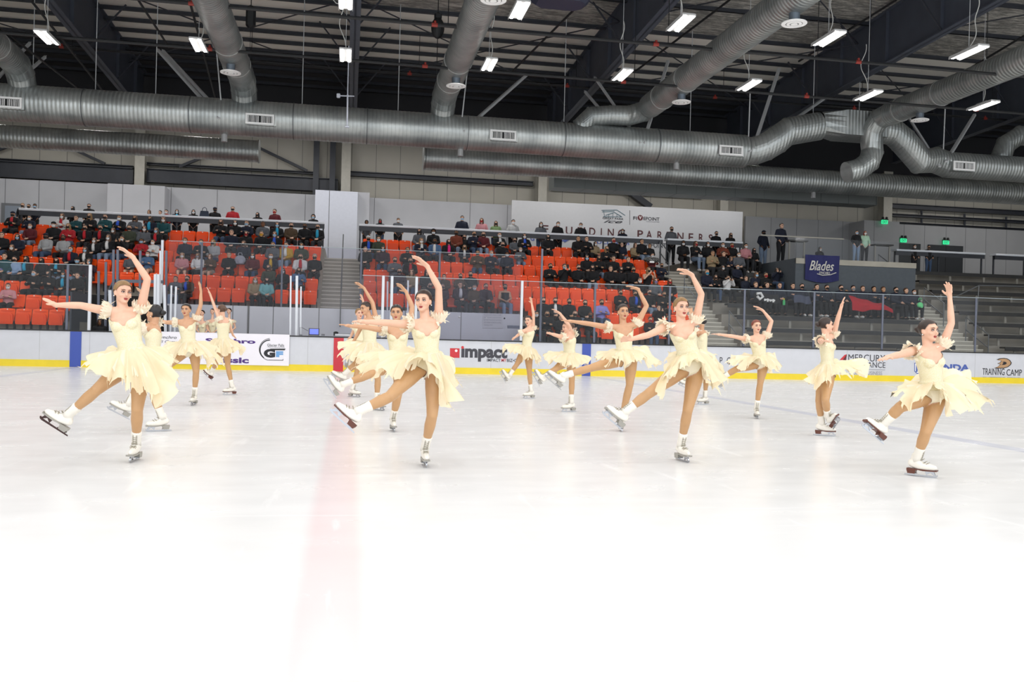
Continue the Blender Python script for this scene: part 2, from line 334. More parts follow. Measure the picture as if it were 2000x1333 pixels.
# --- walls
def wall(name, a, b_, mt_, label, seams=(), sm=None):
    mb = MB(); mb.b2(a, b_); 
    for x in seams: mb.cur = 1; mb.b2((x-.012, a[1]-.006, a[2]), (x+.012, a[1], b_[2]))
    o = mb.build(name, [mt_, sm or mat('seam_dark', '6c6d70', .7)]); return tag(o, label, None, None, 'structure')
YW = 43.5; YK = 42.4
wall('wall_back_upper', (XL, YW-.05, 10.35), (XR, YW, 13.5), mat('wall_top_dark', '2a2a2e', .8), 'dark top of the back wall')  # dark band across the top of the pale wall
wall('wall_back', (XL, YW, 0), (XR, YW+.3, 13.5), wall_up, 'pale upper back wall of the rink hall', [x*1.15 for x in range(-20, 38)], mat('seam_soft', '807e78', .7))
zt = P(450, 372, YK).z
wall('wall_back_panels', (XL, YK, 0), (PX(1000, YK), YK+.15, zt), white_wall, 'glossy grey panels of the lower back wall', [PX(x, YK) for x in (4, 70, 120, 212, 328, 418, 590, 725, 912, 985)])
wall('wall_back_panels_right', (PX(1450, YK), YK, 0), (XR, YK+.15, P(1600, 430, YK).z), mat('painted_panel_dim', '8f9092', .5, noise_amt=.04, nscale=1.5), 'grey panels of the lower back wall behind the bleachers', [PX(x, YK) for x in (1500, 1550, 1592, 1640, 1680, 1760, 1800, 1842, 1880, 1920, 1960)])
def bump_out(n, x0, x1, yt, Y, label, seams=(), mt_=None):
    X0, X1 = P(x0, yt, Y).x, P(x1, yt, Y).x
    mb = MB(); mb.b2((X0, Y, 4.2), (X1, YK+.02, P((x0+x1)/2, yt, Y).z)); mb.cur = 1
    for s in seams: q = P(s, yt+30, Y).x; mb.b2((q-.012, Y-.006, 4.2), (q+.012, Y, P((x0+x1)/2, yt, Y).z-.01))
    tag(mb.build('wall_projection_%d' % n, [mt_ or white_wall, mat('seam_dark', '6c6d70', .7)]), label, None, None, 'structure')
bump_out(1, 210, 322, 361, 41.4, 'protruding grey wall box over the left stand', (239, 293))
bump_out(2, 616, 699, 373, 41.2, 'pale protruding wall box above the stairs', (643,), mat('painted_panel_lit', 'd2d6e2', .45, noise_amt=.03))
bump_out(3, 699, 722, 376, 41.6, 'side face of pale wall box above the stairs')
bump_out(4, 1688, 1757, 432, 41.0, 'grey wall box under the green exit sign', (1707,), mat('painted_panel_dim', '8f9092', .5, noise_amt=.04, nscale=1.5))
# left door recess
mb = MB(); mb.b2((P(4, 400, YK).x, YK-.1, 4.3), (P(48, 400, YK).x, YK-.02, P(25, 398, YK).z)); mb.cur = 1; mb.b2((P(12, 400, YK).x, YK-.13, 4.3), (P(46, 400, YK).x, YK-.1, P(25, 403, YK).z))
tag(mb.build('door_1', [mat('door_frame', '6a6c70', .5), mat('door_blue', '7f8894', .5)]), None, None, None, 'structure')
# side walls, hidden behind the frame edge but closing the hall
wall('wall_left', (XL-.3, -3, 0), (XL, YW, 13.5), wall_up, 'left end wall'); wall('wall_right', (XR, -3, 0), (XR+.3, YW, 13.5), wall_up, 'right end wall')

# big partner sign
SY = 41.0
sg = empty('partner_sign', (PX(1225, SY), SY, 4.5), 'big white sign board with maroon capitals and sponsor logos above the right orange stand', 'sign')
a = P(1000, 391, SY); b_ = P(1451, 414, SY); lo = P(1225, 520, SY).z
mb = MB(); mb.prism([(a.x, lo), (b_.x, lo), (b_.x, b_.z), (a.x, a.z)], .12, (0, SY+.065, 0)); mb.build('sign_board', mat('sign_white', 'bdbec1', .45, noise_amt=.02), sg)
YS = SY-.004
mar = mat('sign_maroon', '4c2023', .5)
for ch, x0, x1, y0 in (('F', 1057, 1071, 440), ('O', 1079, 1095, 441), ('U', 1105, 1118, 443), ('N', 1128, 1143, 444), ('D', 1151, 1163, 445), ('I', 1173.5, 1175.5, 446), ('N', 1187, 1199, 447), ('G', 1207, 1221, 448), ('P', 1245, 1256, 450), ('A', 1262, 1274, 451), ('R', 1284, 1294, 452), ('T', 1302, 1314, 453), ('N', 1323, 1335, 454.5), ('E', 1345, 1354, 456), ('R', 1365, 1374, 457), ('S', 1384, 1392, 458)):
    text(ch, x0, x1, y0, y0+15.5, YS, mar, sg, .015)
text('GREAT PARK', 1177, 1218, 425.5, 429, YS, ink_bl, sg, .01); text('ice', 1179, 1216, 430, 436, YS, ink_bl, sg, .01, .5)
mb = MB()
for q0, q1 in (((1175, 411), (1205, 410.5)), ((1205, 410.5), (1221, 421)), ((1178, 423.5), (1213, 424)), ((1179, 412), (1181, 423.5)), ((1176, 414), (1200, 413)), ((1183, 421), (1200, 415)), ((1200, 415), (1215, 424)), ((1189, 419), (1189, 424)), ((1197, 416.5), (1197, 424)), ((1205, 418), (1205, 424))): mb.bar(P(*q0, YS), P(*q1, YS), .01, .025)
mb.build('arena_emblem', mat('emblem_teal', '39606c', .5), sg)
mb = MB(); mb.bar(P(1230, 411, YS), P(1230, 439, YS), .01, .02); mb.build('thin_rule', ink_bl, sg)
text('FI', 1237, 1244, 423, 429.5, YS, ink_bl, sg, .01); disc_px(1250.5, 425.5, 5.2, 5.2, YS, ink_m, sg, 'round_emblem'); text('V', 1248.2, 1252.8, 422.5, 428.5, YS-.006, ink_w, sg, .02); text('EPOINT', 1257, 1288, 424.5, 431, YS, ink_bl, sg, .01); text('COMMUNITIES', 1262, 1288, 432.4, 434.4, YS, ink_l, sg)
text('UCI Health', 1166, 1229, 471, 478, YS, ink_b, sg, .02); text('G', 1036, 1044, 463, 470.5, YS, ink_b, sg, .03); text('FIVEPOINT', 1253, 1301, 474.5, 484, YS, ink, sg, .01)
mb = MB(); mb.bar(P(1098, 471, YS), P(1112, 467, YS), .01, .06); mb.bar(P(1102, 473, YS), P(1112, 468, YS), .01, .05); mb.build('stripe_emblem', ink_b, sg)

# --- columns, girts and braces on the upper back wall
for i, (xp, ytop, ybot, w) in enumerate(((268, 280, 357, .42), (668, 283, 372, .42), (1050, 325, 391, .42), (1403, 350, 413, .42), (1728, 370, 430, .5))):
    a = P(xp, ytop-60, YW-.6); mb = MB(); X = PX(xp, YW-.6) if i < 4 else P(xp, 400, YW-.6).x
    mb.b2((X-w/2, YW-.9, 4), (X+w/2, YW-.85, 10.4)); mb.b2((X-.04, YW-.85, 4), (X+.04, YW-.02, 10.4)); mb.b2((X-w/2, YW-.1, 4), (X+w/2, YW-.02, 10.4))
    tag(mb.build('steel_column', cream_col), 'cream steel wall column '+('at the far left behind the duct', 'above the pale wall box and stairs', 'at the left end of the partner sign', 'over the right end of the partner sign', 'right of the sign beside the exit light')[i], 'column', 'wall columns', 'structure')
def beam(x0, y0, x1, y1, Y, h, d, mt_, label, nm='wall_beam'):
    a, b_ = P(x0, y0, Y), P(x1, y1, Y); z = (a.z+b_.z)/2; mb = MB(); mb.b2((a.x, Y-d, z-h/2), (b_.x, Y, z+h/2))
    mb.b2((a.x, Y-d-.12, z+h/2-.03), (b_.x, Y, z+h/2)); mb.b2((a.x, Y-d-.12, z-h/2), (b_.x, Y, z-h/2+.03))
    return tag(mb.build(nm, mt_), label, 'beam', None, 'structure')
beam(-60, 335, 262, 340, YW-.3, .72, .2, dark_steel, 'dark steel beam on the back wall at far left')
beam(288, 347, 660, 362, YW-.3, .62, .2, dark_steel, 'dark steel beam over the left stand')
beam(-60, 316, 262, 322, YW-.1, .12, .1, dark_steel, 'thin dark girt at far left'); beam(288, 326, 620, 335, YW-.1, .12, .1, dark_steel, 'thin dark girt above the left stand')
beam(682, 343, 1040, 358, YW-.1, .22, .15, dark_steel, 'dark girt left of the partner sign'); beam(1078, 368, 1372, 381, YW-.1, .24, .15, dark_steel, 'dark girt above the partner sign'); beam(1412, 383, 1700, 400, YW-.1, .2, .15, dark_steel, 'dark girt right of the partner sign')
for k, (y0, y1) in enumerate(((403, 421), (421, 438), (438, 452))): beam(1738, y0, 2050, y1, YW-.15, .26 if k < 1 else .16, .15, dark_steel, 'dark louvre rail on the right wall, '+('upper', 'middle', 'lower')[k])
mb = MB()
for x, y, y2 in ((1800, 412, 443), (1884, 418, 448), (1965, 424, 450)): mb.tube(P(x, y, YW-.25), P(x, y2, YW-.25), .06)
tag(mb.build('trim_1', dark_steel), 'dark louvre uprights on the right wall', None, None, 'structure')
for i, (x0, y0, x1, y1) in enumerate(((135, 288, 205, 320), (350, 326, 430, 294), (508, 290, 600, 334), (-20, 300, 20, 284), (1220, 368, 1270, 405))):
    mb = MB(); mb.bar(P(x0, y0, YW-.35), P(x1, y1, YW-.35), .12 if i < 4 else .3, .12 if i < 4 else .3)
    tag(mb.build('wall_brace', dark_steel), 'dark diagonal wall brace, '+('left of the first column', 'rising right of first column', 'falling towards the stairs column', 'at the left edge', 'behind the partner sign')[i], 'brace', None, 'structure')
for i, x in enumerate((618, 650)):
    mb = MB(); X = P(x, 310, YW-.6).x; mb.b2((X-.13, YW-.75, 6.5), (X+.13, YW-.5, 11)); tag(mb.build('dark_post', dark_steel), 'dark upright post left of the middle wall column, '+('outer one', 'inner one')[i], 'post', None, 'structure')
# ================================================================== roof
def roof_mat():
    mt = bpy.data.materials.new('foil_insulation'); mt.use_nodes = True; nt = mt.node_tree; n = nt.nodes; l = nt.links; b = n['Principled BSDF']
    tc = n.new('ShaderNodeTexCoord'); mp = n.new('ShaderNodeMapping'); mp.inputs['Scale'].default_value = (1.3, 7, 1); l.new(tc.outputs['Object'], mp.inputs[0])
    t = n.new('ShaderNodeTexNoise'); t.inputs['Scale'].default_value = 1.6; t.inputs['Detail'].default_value = 8; t.inputs['Roughness'].default_value = .75; l.new(mp.outputs[0], t.inputs[0])
    r = n.new('ShaderNodeValToRGB'); r.color_ramp.elements[0].position = .45; r.color_ramp.elements[0].color = (*hexc('7a7874'), 1); r.color_ramp.elements[1].position = .66; r.color_ramp.elements[1].color = (*hexc('e6e2da'), 1)
    l.new(t.outputs[0], r.inputs[0]); l.new(r.outputs[0], b.inputs['Base Color']); b.inputs['Metallic'].default_value = .25; b.inputs['Roughness'].default_value = .4
    bp = n.new('ShaderNodeBump'); bp.inputs['Strength'].default_value = .5; bp.inputs['Distance'].default_value = .05; l.new(t.outputs[0], bp.inputs['Height']); l.new(bp.outputs[0], b.inputs['Normal']); return mt
RZ = lambda Y: 12.75+(43.5-Y)*.03
mb = MB()
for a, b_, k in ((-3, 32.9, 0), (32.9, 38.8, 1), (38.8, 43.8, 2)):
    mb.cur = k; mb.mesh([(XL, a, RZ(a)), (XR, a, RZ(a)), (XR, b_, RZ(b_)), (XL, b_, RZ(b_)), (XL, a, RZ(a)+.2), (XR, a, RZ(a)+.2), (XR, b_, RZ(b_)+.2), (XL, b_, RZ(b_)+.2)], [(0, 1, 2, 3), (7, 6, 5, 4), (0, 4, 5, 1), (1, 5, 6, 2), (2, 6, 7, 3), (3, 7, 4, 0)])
tag(mb.build('ceiling', [roof_mat(), mat('roof_liner_white', 'e8e4dc', .6), mat('roof_shade_dark', '26262a', .8)]), 'roof underside of foil insulation and white liner strips', None, None, 'structure')  # the dark zone next to the back wall is roof shade put into the colour
# purlins
yy = 19.75; k = 0
while yy < 43:
    dense = yy > 32.6
    h = .14; mb = MB(); z = RZ(yy)
    mb.b2((XL, yy-.03, z-h), (XR, yy+.03, z)); mb.b2((XL, yy-.07, z-h), (XR, yy+.07, z-h+.02))
    k += 1
    tag(mb.build('roof_purlin', dark_steel), 'dark roof purlin running along the hall, %s from the back wall' % ordn(max(1, int(round((43.2-yy)/1.12)))), 'purlin', 'roof purlins', 'structure')
    yy += 1.12 if dense else 2.6
# girders (tapered web, flanges)
for i, X in enumerate((-18.7, -9.35, 0.0, 9.35, 18.7, 28.0, 37.4)):
    mb = MB(); h0, h1 = 1.35, 1.0
    def prof(Y): return RZ(Y)-.04, RZ(Y)-1.9
    Ys = (6, 20, 34, 42.8); w = .03
    for a, b_ in zip(Ys, Ys[1:]):
        for sgn in (1,):
            (ta, ba), (tb, bb) = prof(a), prof(b_)
            mb.mesh([(X-w, a, ba), (X+w, a, ba), (X+w, b_, bb), (X-w, b_, bb), (X-w, a, ta), (X+w, a, ta), (X+w, b_, tb), (X-w, b_, tb)], [(3, 2, 1, 0), (4, 5, 6, 7), (0, 1, 5, 4), (1, 2, 6, 5), (2, 3, 7, 6), (3, 0, 4, 7)])
            f = .17
            for zo in (0, 1):
                za, zb = (ta, tb) if zo else (ba, bb)
                mb.mesh([(X-f, a, za), (X+f, a, za), (X+f, b_, zb), (X-f, b_, zb), (X-f, a, za+.04), (X+f, a, za+.04), (X+f, b_, zb+.04), (X-f, b_, zb+.04)], [(3, 2, 1, 0), (4, 5, 6, 7), (0, 1, 5, 4), (1, 2, 6, 5), (2, 3, 7, 6), (3, 0, 4, 7)])
    for Y in range(8, 42, 3):
        t, b2_ = prof(Y); mb.b2((X-.15, Y-.01, b2_), (X+.15, Y+.01, t))
    tag(mb.build('roof_girder', girder_m), 'deep grey steel roof girder '+('beyond the left edge', 'at upper left', 'seen end-on in the middle', 'right of the middle duct', 'at upper right', 'at the far right corner', 'beyond the right edge')[i], 'girder', 'roof girders', 'structure')
    mb = MB()
    for k, Y in enumerate((22, 26, 30, 34, 38)):
        mb.bar((X-.1, Y, prof(Y)[1]+.1), (X-1.3, Y, RZ(Y)-.3), .05, .05); mb.bar((X+.1, Y, prof(Y)[1]+.1), (X+1.3, Y, RZ(Y)-.3), .05, .05)
    tag(mb.build('girder_brace', dark_steel), 'thin knee braces of the roof girder '+('beyond the left edge', 'at upper left', 'in the middle', 'right of the middle duct', 'at upper right', 'at far right', 'beyond the right edge')[i], 'brace', 'girder braces', 'structure')
# crossing rod braces between girders
mb = MB()
for X in (-18.7, -9.35, 0, 9.35, 18.7, 28):
    for Y in (22, 31):
        mb.tube((X, Y, RZ(Y)-.5), (X+9.35, Y+9, RZ(Y+9)-.5), .025, 5); mb.tube((X+9.35, Y, RZ(Y)-.5), (X, Y+9, RZ(Y+9)-.5), .025, 5)
tag(mb.build('trim_2', dark_steel), 'thin steel cross rods under the roof', None, None, 'structure')

# ---------------- ducts
def ribbed(pts, r, name, parent, seg=40, rib=.16, amp=.006):
    """round spiral duct along a straight or bent path"""
    pts = [Vector(p) for p in pts]; out = []; rs = []
    for a, b_ in zip(pts, pts[1:]):
        L = (b_-a).length; n = max(2, int(L/rib)*2)
        for i in range(n):
            t = i/n; out.append(a.lerp(b_, t)); rs.append(r + (amp if i % 2 else 0))
    out.append(pts[-1]); rs.append(r)
    mb = MB(); mb.path(out, rs, seg); return mb.build(name, galv if abs(pts[1].x-pts[0].x) > .1 else galv_y, parent, smooth=True)
def arc(c, r, a0, a1, ax, ay, n=9):
    return [Vector(c)+Vector(ax)*r*math.cos(a0+(a1-a0)*i/n)+Vector(ay)*r*math.sin(a0+(a1-a0)*i/n) for i in range(n+1)]
def elbow(pts, r, name, parent, seams=True):
    mb = MB(); out = []; rs = []
    for i, p in enumerate(pts):
        out.append(Vector(p)); rs.append(r)
    mb.path(out, rs, 32)
    for i in range(1, len(out)-1):
        t = (out[i+1]-out[i-1]).normalized(); mb.path([out[i]-t*.02, out[i]+t*.02], r+.012, 32)
    return mb.build(name, galv, parent, smooth=False)
def collar(p, t, r, name, parent, mt_=None, w=.05):
    mb = MB(); p = Vector(p); t = Vector(t).normalized(); mb.path([p-t*w/2, p+t*w/2], r+.02, 40); return mb.build(name, mt_ or galv, parent, smooth=False)
DY, DZ, DR = 31.6, 8.42, .6
def vent(px_, parent):
    v = P(px_, 0, DY-.6); X = v.x; Y0 = DY-DR*.93; z = DZ-.14
    X = P(px_, proj((v.x, Y0, z))[1], Y0).x
    mb = MB(); mb.b2((X-.42, Y0-.06, z-.2), (X+.52, DY, z+.17)); f = mb.build('vent_box', galv, parent)
    mb = MB(); mb.b2((X-.46, Y0-.11, z-.18), (X+.46, Y0-.06, z-.12)); mb.b2((X-.46, Y0-.11, z+.11), (X+.46, Y0-.06, z+.17)); mb.b2((X-.46, Y0-.11, z-.12), (X-.40, Y0-.06, z+.11)); mb.b2((X+.40, Y0-.11, z-.12), (X+.46, Y0-.06, z+.11))
    g = mb.build('vent_grille', white_paint, parent)
    mb = MB(); mb.b2((X-.4, Y0-.07, z-.12), (X+.4, Y0-.065, z+.11)); mb.build('vent_opening', black_m, parent)
    mb = MB()
    for k in range(15):
        x = X-.37+k*.053
        if k not in (7,): mb.b2((x-.008 if k % 3 else x-.016, Y0-.1, z-.11), (x+.008, Y0-.07, z+.1))
    mb.build('vent_slats', white_paint, parent)
xe = P(1455, 300, DY).x
main = empty('air_duct', (0, DY, DZ), 'long large spiral air duct crossing above the stands with white vents', 'air duct', 'round air ducts')
ribbed([(XL+.5, DY, DZ), (xe, DY, DZ)], DR, 'duct_pipe', main)
for px_ in (158, 368, 572, 717, 915, 1105, 1290): collar((P(px_, 250, DY-.5).x, DY, DZ), (1, 0, 0), DR, 'duct_seam', main, mat('seam_metal', '6d7072', .5, .6), .03)
for px_ in (14, 508, 982, 1426): vent(px_, main)
# bypass loop: up, rectangular plenum, down again
xq0 = P(1525, 285, DY).x; xq1 = P(1612, 245, DY).x; xq2 = P(1690, 250, DY).x; xq3 = P(1765, 290, DY).x; xq4 = P(1850, 340, DY).x
zp = P(1650, 252, DY).z
loop = empty('air_duct', (xq1, DY, zp), 'duct bypass with bent pipes and rectangular plenum box at the right', 'air duct', 'round air ducts')
up = [Vector((xe, DY, DZ)), Vector((xe+.35, DY-.15, DZ+.02)), Vector((xe+.7, DY-.25, DZ+.16)), Vector((xe+1.1, DY-.35, DZ+.42)), Vector((xe+1.5, DY-.42, DZ+.75)), Vector((xq1-.5, DY-.42, zp-.08))]
elbow(up, .52, 'bent_pipe', loop)
mb = MB(); a = Vector((xq1-.5, DY-.42, zp)); 
ring0 = [(a.x, a.y+.45*math.cos(t), zp+.45*math.sin(t)) for t in [2*PI*i/16+PI/4 for i in range(16)]]
def sq(t): 
    c, s_ = math.cos(t), math.sin(t); k = max(abs(c), abs(s_)); return c/k, s_/k
ring1 = [(xq1+.35, a.y+.62*sq(2*PI*i/16+PI/4)[0], zp+.46*sq(2*PI*i/16+PI/4)[1]) for i in range(16)]
mb.mesh(ring0+ring1, [(i, (i+1) % 16, 16+(i+1) % 16, 16+i) for i in range(16)]); mb.b2((xq1+.35, a.y-.62, zp-.46), (xq2+.3, a.y+.62, zp+.46)); mb.build('plenum_box', galv, loop)
dn = [Vector((xq2+.2, DY-.42, zp-.05)), Vector((xq2+.9, DY-.42, zp-.1)), Vector((xq2+1.35, DY-.4, zp-.4)), Vector((xq3+.6, DY-.2, zp-1.1)), Vector((xq4-.6, DY-.05, DZ+.15)), Vector((xq4, DY, DZ))]
elbow(dn, .5, 'bent_pipe', loop)
right = empty('air_duct', (xq4, DY, DZ), 'far right continuation of the large spiral air duct', 'air duct', 'round air ducts')
ribbed([(xq4-.1, DY, DZ), (XR-.5, DY, DZ)], .5, 'duct_pipe', right); vent(1880, right)
# second, lower duct behind
rear = empty('air_duct', (-10, 36.2, 8.6), 'lower spiral duct end behind the main duct at left', 'air duct', 'round air ducts')
zr = P(250, 281, 36.2).z; ribbed([(XL+.5, 36.2, zr), (P(506, 285, 36.2).x, 36.2, zr)], .42, 'duct_pipe', rear); collar((P(506, 285, 36.2).x, 36.2, zr), (1, 0, 0), .44, 'duct_end', rear)
rear2 = empty('air_duct', (10, 36.2, 8.6), 'lower spiral duct behind the main duct at right', 'air duct', 'round air ducts')
zr2 = P(1000, 318, 36.2).z; ribbed([(P(828, 305, 36.2).x, 36.2, zr2), (XR-.5, 36.2, zr2)], .5, 'duct_pipe', rear2); collar((P(828, 305, 36.2).x, 36.2, zr2), (1, 0, 0), .52, 'duct_end', rear2)
# rectangular duct run under it
a = P(1078, 352, 38.5); b_ = P(1700, 395, 38.5); mb = MB(); mb.b2((a.x, 38, (a.z+b_.z)/2-.3), (b_.x, 39, (a.z+b_.z)/2+.35))
for k in range(12): x = a.x+(b_.x-a.x)*k/11; mb.b2((x-.02, 37.98, (a.z+b_.z)/2-.31), (x+.02, 39.02, (a.z+b_.z)/2+.36))
tag(mb.build('rectangular_duct', mat('dull_galv', '6b7070', .5, .4)), 'long dull rectangular duct below the ceiling ducts at right', 'air duct')
# cross ducts towards the camera with round diffusers
CZ = 9.55
diff_m = mat('diffuser_white', 'f4f4f4', .5)
def diffuser(X, Y, label, zd):
    e = empty('ceiling_diffuser', (X, Y, zd-.62), label, 'diffuser', 'round duct diffusers')
    mb = MB(); mb.path([(X, Y, zd-.3), (X, Y, zd-.6)], .13, 20); mb.build('diffuser_neck', mat('blue_grey_neck', '7d8894', .4, .5), e, smooth=False)
    mb = MB(); 
    for r1, r2, z1, z2 in ((.3, .2, zd-.66, zd-.6), (.18, .11, zd-.67, zd-.62), (.08, .0, zd-.68, zd-.63)):
        vs = []; N = 28
        for r, z in ((r1, z1), (r1, z1+.02), (r2, z2), (r2 if r2 else .001, z1-.003)): vs += [(X+r*math.cos(2*PI*i/N), Y+r*math.sin(2*PI*i/N), z) for i in range(N)]
        mb.mesh(vs, [(k*N+i, k*N+(i+1) % N, ((k+1) % 4)*N+(i+1) % N, ((k+1) % 4)*N+i) for k in range(4) for i in range(N)])
    mb.build('diffuser_ring', diff_m, e, smooth=False)
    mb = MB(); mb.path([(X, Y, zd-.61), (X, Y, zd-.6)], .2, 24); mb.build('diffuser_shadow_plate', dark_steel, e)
def cross(px_b, py_b, Yb, label, r=.42, z=CZ, y0=4, seams=(27, 29.2), turn=None):
    X = P(px_b, py_b, Yb).x; e = empty('air_duct', (X, Yb, z), label, 'air duct', 'round air ducts')
    ribbed([(X, y0, z), (X, Yb-.4, z)], r, 'duct_pipe', e, 32, .2, .005)
    for s_ in seams: collar((X, s_, z), (0, 1, 0), r, 'duct_seam', e, mat('seam_light', 'a8a8a6', .5, .3), .06)
    return e, X
e1, x1 = cross(473, 195, 30.9, 'cross duct left of centre dropping onto the main duct')
elbow([(x1, 30.4, CZ), (x1, 30.9, CZ-.05), (x1, 31.3, CZ-.25), (x1, 31.55, CZ-.6), (x1, 31.6, CZ-1.0)], .42, 'bent_pipe', e1)
e2, x2 = cross(868, 205, 30.9, 'cross duct right of centre dropping onto the main duct')
elbow([(x2, 30.4, CZ), (x2, 30.9, CZ-.05), (x2, 31.3, CZ-.25), (x2, 31.55, CZ-.6), (x2, 31.6, CZ-1.0)], .42, 'bent_pipe', e2)
e3, x3 = cross(1262, 215, 30.9, 'cross duct near the upper right that turns left before the main duct')
elbow([(x3, 30.4, CZ), (x3-.1, 30.9, CZ-.1), (x3-.5, 31.3, CZ-.18), (x3-1.2, 31.4, CZ-.2), (x3-1.9, 31.45, CZ-.28), (x3-2.2, 31.5, CZ-.6), (x3-2.25, 31.6, CZ-1.1)], .36, 'bent_pipe', e3)
e4, x4 = cross(1725, 222, 30.3, 'cross duct at far right bending down in a hook', z=9.75)
elbow([(x4, 29.8, 9.75), (x4-.15, 30.3, 9.65), (x4-.25, 30.6, 9.3), (x4-.2, 30.7, 8.9), (x4-.15, 30.7, 8.5), (x4-.35, 30.6, 8.1), (x4-.75, 30.6, 7.8), (x4-1.25, 30.6, 7.65)], .4, 'bent_pipe', e4)
e5, x5 = cross(30, 178, 30.9, 'cross duct at the far left corner'); elbow([(x5, 30.4, CZ), (x5, 30.9, CZ-.05), (x5, 31.3, CZ-.25), (x5, 31.55, CZ-.6), (x5, 31.6, CZ-1.0)], .42, 'bent_pipe', e5)
e6 = empty('air_duct', (30, 33, 9), 'small bent duct at the right edge', 'air duct', 'round air ducts'); q = P(1955, 320, 32.5); elbow([q+Vector((0, 0, -.3)), q+Vector((0, 0, .3)), q+Vector((.2, 0, .8)), q+Vector((.8, 0, 1.2)), q+Vector((3, 0, 1.3))], .4, 'bent_pipe', e6)
for (px_, py_), X, z, lb in (((450, 143), x1, CZ, 'on the left centre duct'), ((880, 168), x2, CZ, 'on the right centre duct, far one'), ((862+90, 2), x2, CZ, 'on the right centre duct at the top edge'), ((1348, 200), x3, CZ, 'on the upper right duct, far one'), ((1562, 48), x3, CZ, 'on the upper right duct, near one'), ((1745, 236), x4, 9.75, 'on the far right duct')):
    # depth at which this duct passes over the diffuser
    best = min((abs(proj((X, y/10, z-.66))[1]-py_), y/10) for y in range(120, 308)); diffuser(X, best[1], 'round white ceiling diffuser '+lb, z)
# small white sensors below the duct
for k, (x, y) in enumerate(((438, 287), (899, 308), (1321, 333), (1707, 360))):
    v = P(x, y-6, DY); v.z = DZ-DR+.03 if x < 1500 else zr2-.48; yy_ = DY if x < 1500 else 36.2; mb = MB(); mb.path([(v.x, yy_, v.z), (v.x, yy_, v.z-.27)], .1, 12); tag(mb.build('duct_sensor', mat('sensor_grey', '8f9092', .5)), 'small pale cylinder under the main duct, %s from the left' % ORD[k+1], 'sensor', 'cylinders under the duct')

# ---------------- kicker struts (long V braces)
strut_m = mat('strut_steel', 'c0c2c4', .45, 0)
for k, (x0, y0, Ya, x1_, y1, Yb, lb) in enumerate((
    (308, 98, 33.5, 428, 232, 31.0, 'left long strut falling right to the main duct'), (318, 100, 34, 420, 210, 31.4, 'second strut of the left pair'),
    (1028, 148, 33.5, 905, 257, 31.0, 'middle long strut falling left to the main duct'), (1016, 158, 34, 912, 250, 31.4, 'second strut of the middle pair'),
    (1162, 152, 33.5, 1251, 280, 31.0, 'strut from right girder down to the duct'), (1305, 120, 33, 1257, 280, 31.0, 'steep strut crossing the upper right duct'), (1143, 180, 34, 1205, 253, 31.8, 'short strut behind the right girder'),
    (1612, 192, 33, 1462, 297, 31.0, 'long strut beside the bypass duct'), (1522, 135, 33, 1472, 290, 31, 'thin strut left of the bypass duct'), (1766, 216, 33, 1836, 326, 31.0, 'strut falling right towards the right vent'), (1904, 225, 33, 1848, 316, 31.0, 'strut falling left towards the right vent'),
    (58, 85, 33, -20, 170, 31, 'strut at the left edge, upper'), (88, 112, 33, 0, 188, 31, 'strut at the left edge, lower'),
    (423, 100, 31.4, 433, 214, 31.2, 'thin hanger by the left centre duct'), (917, 100, 31.4, 900, 252, 31.2, 'thin hanger by the right centre duct'), (1465, 180, 31.4, 1461, 295, 31.2, 'thin hanger left of the bypass'), (1846, 210, 31.4, 1841, 325, 31.2, 'thin hanger right of the bypass'))):
    mb = MB(); w = .1 if 'strut' in lb else .04; mb.bar(P(x0, y0, Ya), P(x1_, y1, Yb), w, w*.6)
    if w > .05: mb.bar(P(x0, y0, Ya)+Vector((0, .03, .06)), P(x1_, y1, Yb)+Vector((0, .03, .06)), w, .02)
    tag(mb.build('steel_strut', strut_m), 'grey steel '+lb, 'strut', 'bracing struts')
# hanger rods of the ducts
for k, px_ in enumerate((62, 185, 303, 590, 778, 1103, 1350, 1590, 1680)):
    v = P(px_, 200, DY-.05); mb = MB(); mb.tube((v.x, DY, DZ+DR-.05 if px_ < 1500 else 9.6), (v.x, DY, RZ(DY)-.35), .014, 6); tag(mb.build('hanger_rod', strut_m), 'thin rod hanging the main duct, %s from the left' % ORD[k+1], 'rod', 'duct hanger rods')

# ---------------- sprinkler pipes
pipe_m = mat('black_pipe', '16171a', .5); fit_m = mat('red_fitting', '8e2a20', .5)
def sprinkler(Y, z, lb, X0=XL, X1=XR, step=3.1):
    e = empty('sprinkler_pipe', (0, Y, z), lb, 'pipe', 'sprinkler pipes')
    mb = MB(); mb.tube((X0, Y, z), (X1, Y, z), .045, 8); mb.build('pipe', pipe_m, e)
    x = X0+1.3
    while x < X1:
        mb = MB(); mb.tube((x-.09, Y, z), (x+.07, Y, z), .055, 8); mb.tube((x, Y, z), (x, Y, z+.11), .035, 8)
        if abs(x-10) < 24: mb.build('red_fitting', fit_m, e)
        mb = MB(); mb.tube((x+.35, Y, z), (x+.35, Y, RZ(Y)-.3), .012, 5)
        if abs(x-10) < 24: mb.build('pipe_hanger', pipe_m, e)
        x += step*2
zsp = P(1000, 143, 27).z; sprinkler(27, zsp, 'thin black sprinkler pipe with red fittings in front of the ducts')
sprinkler(34.5, P(1000, 160, 34.5).z, 'dark sprinkler pipe just behind the main duct')
sprinkler(24, P(1000, 62, 24).z, 'dark sprinkler pipe near the top of the picture')
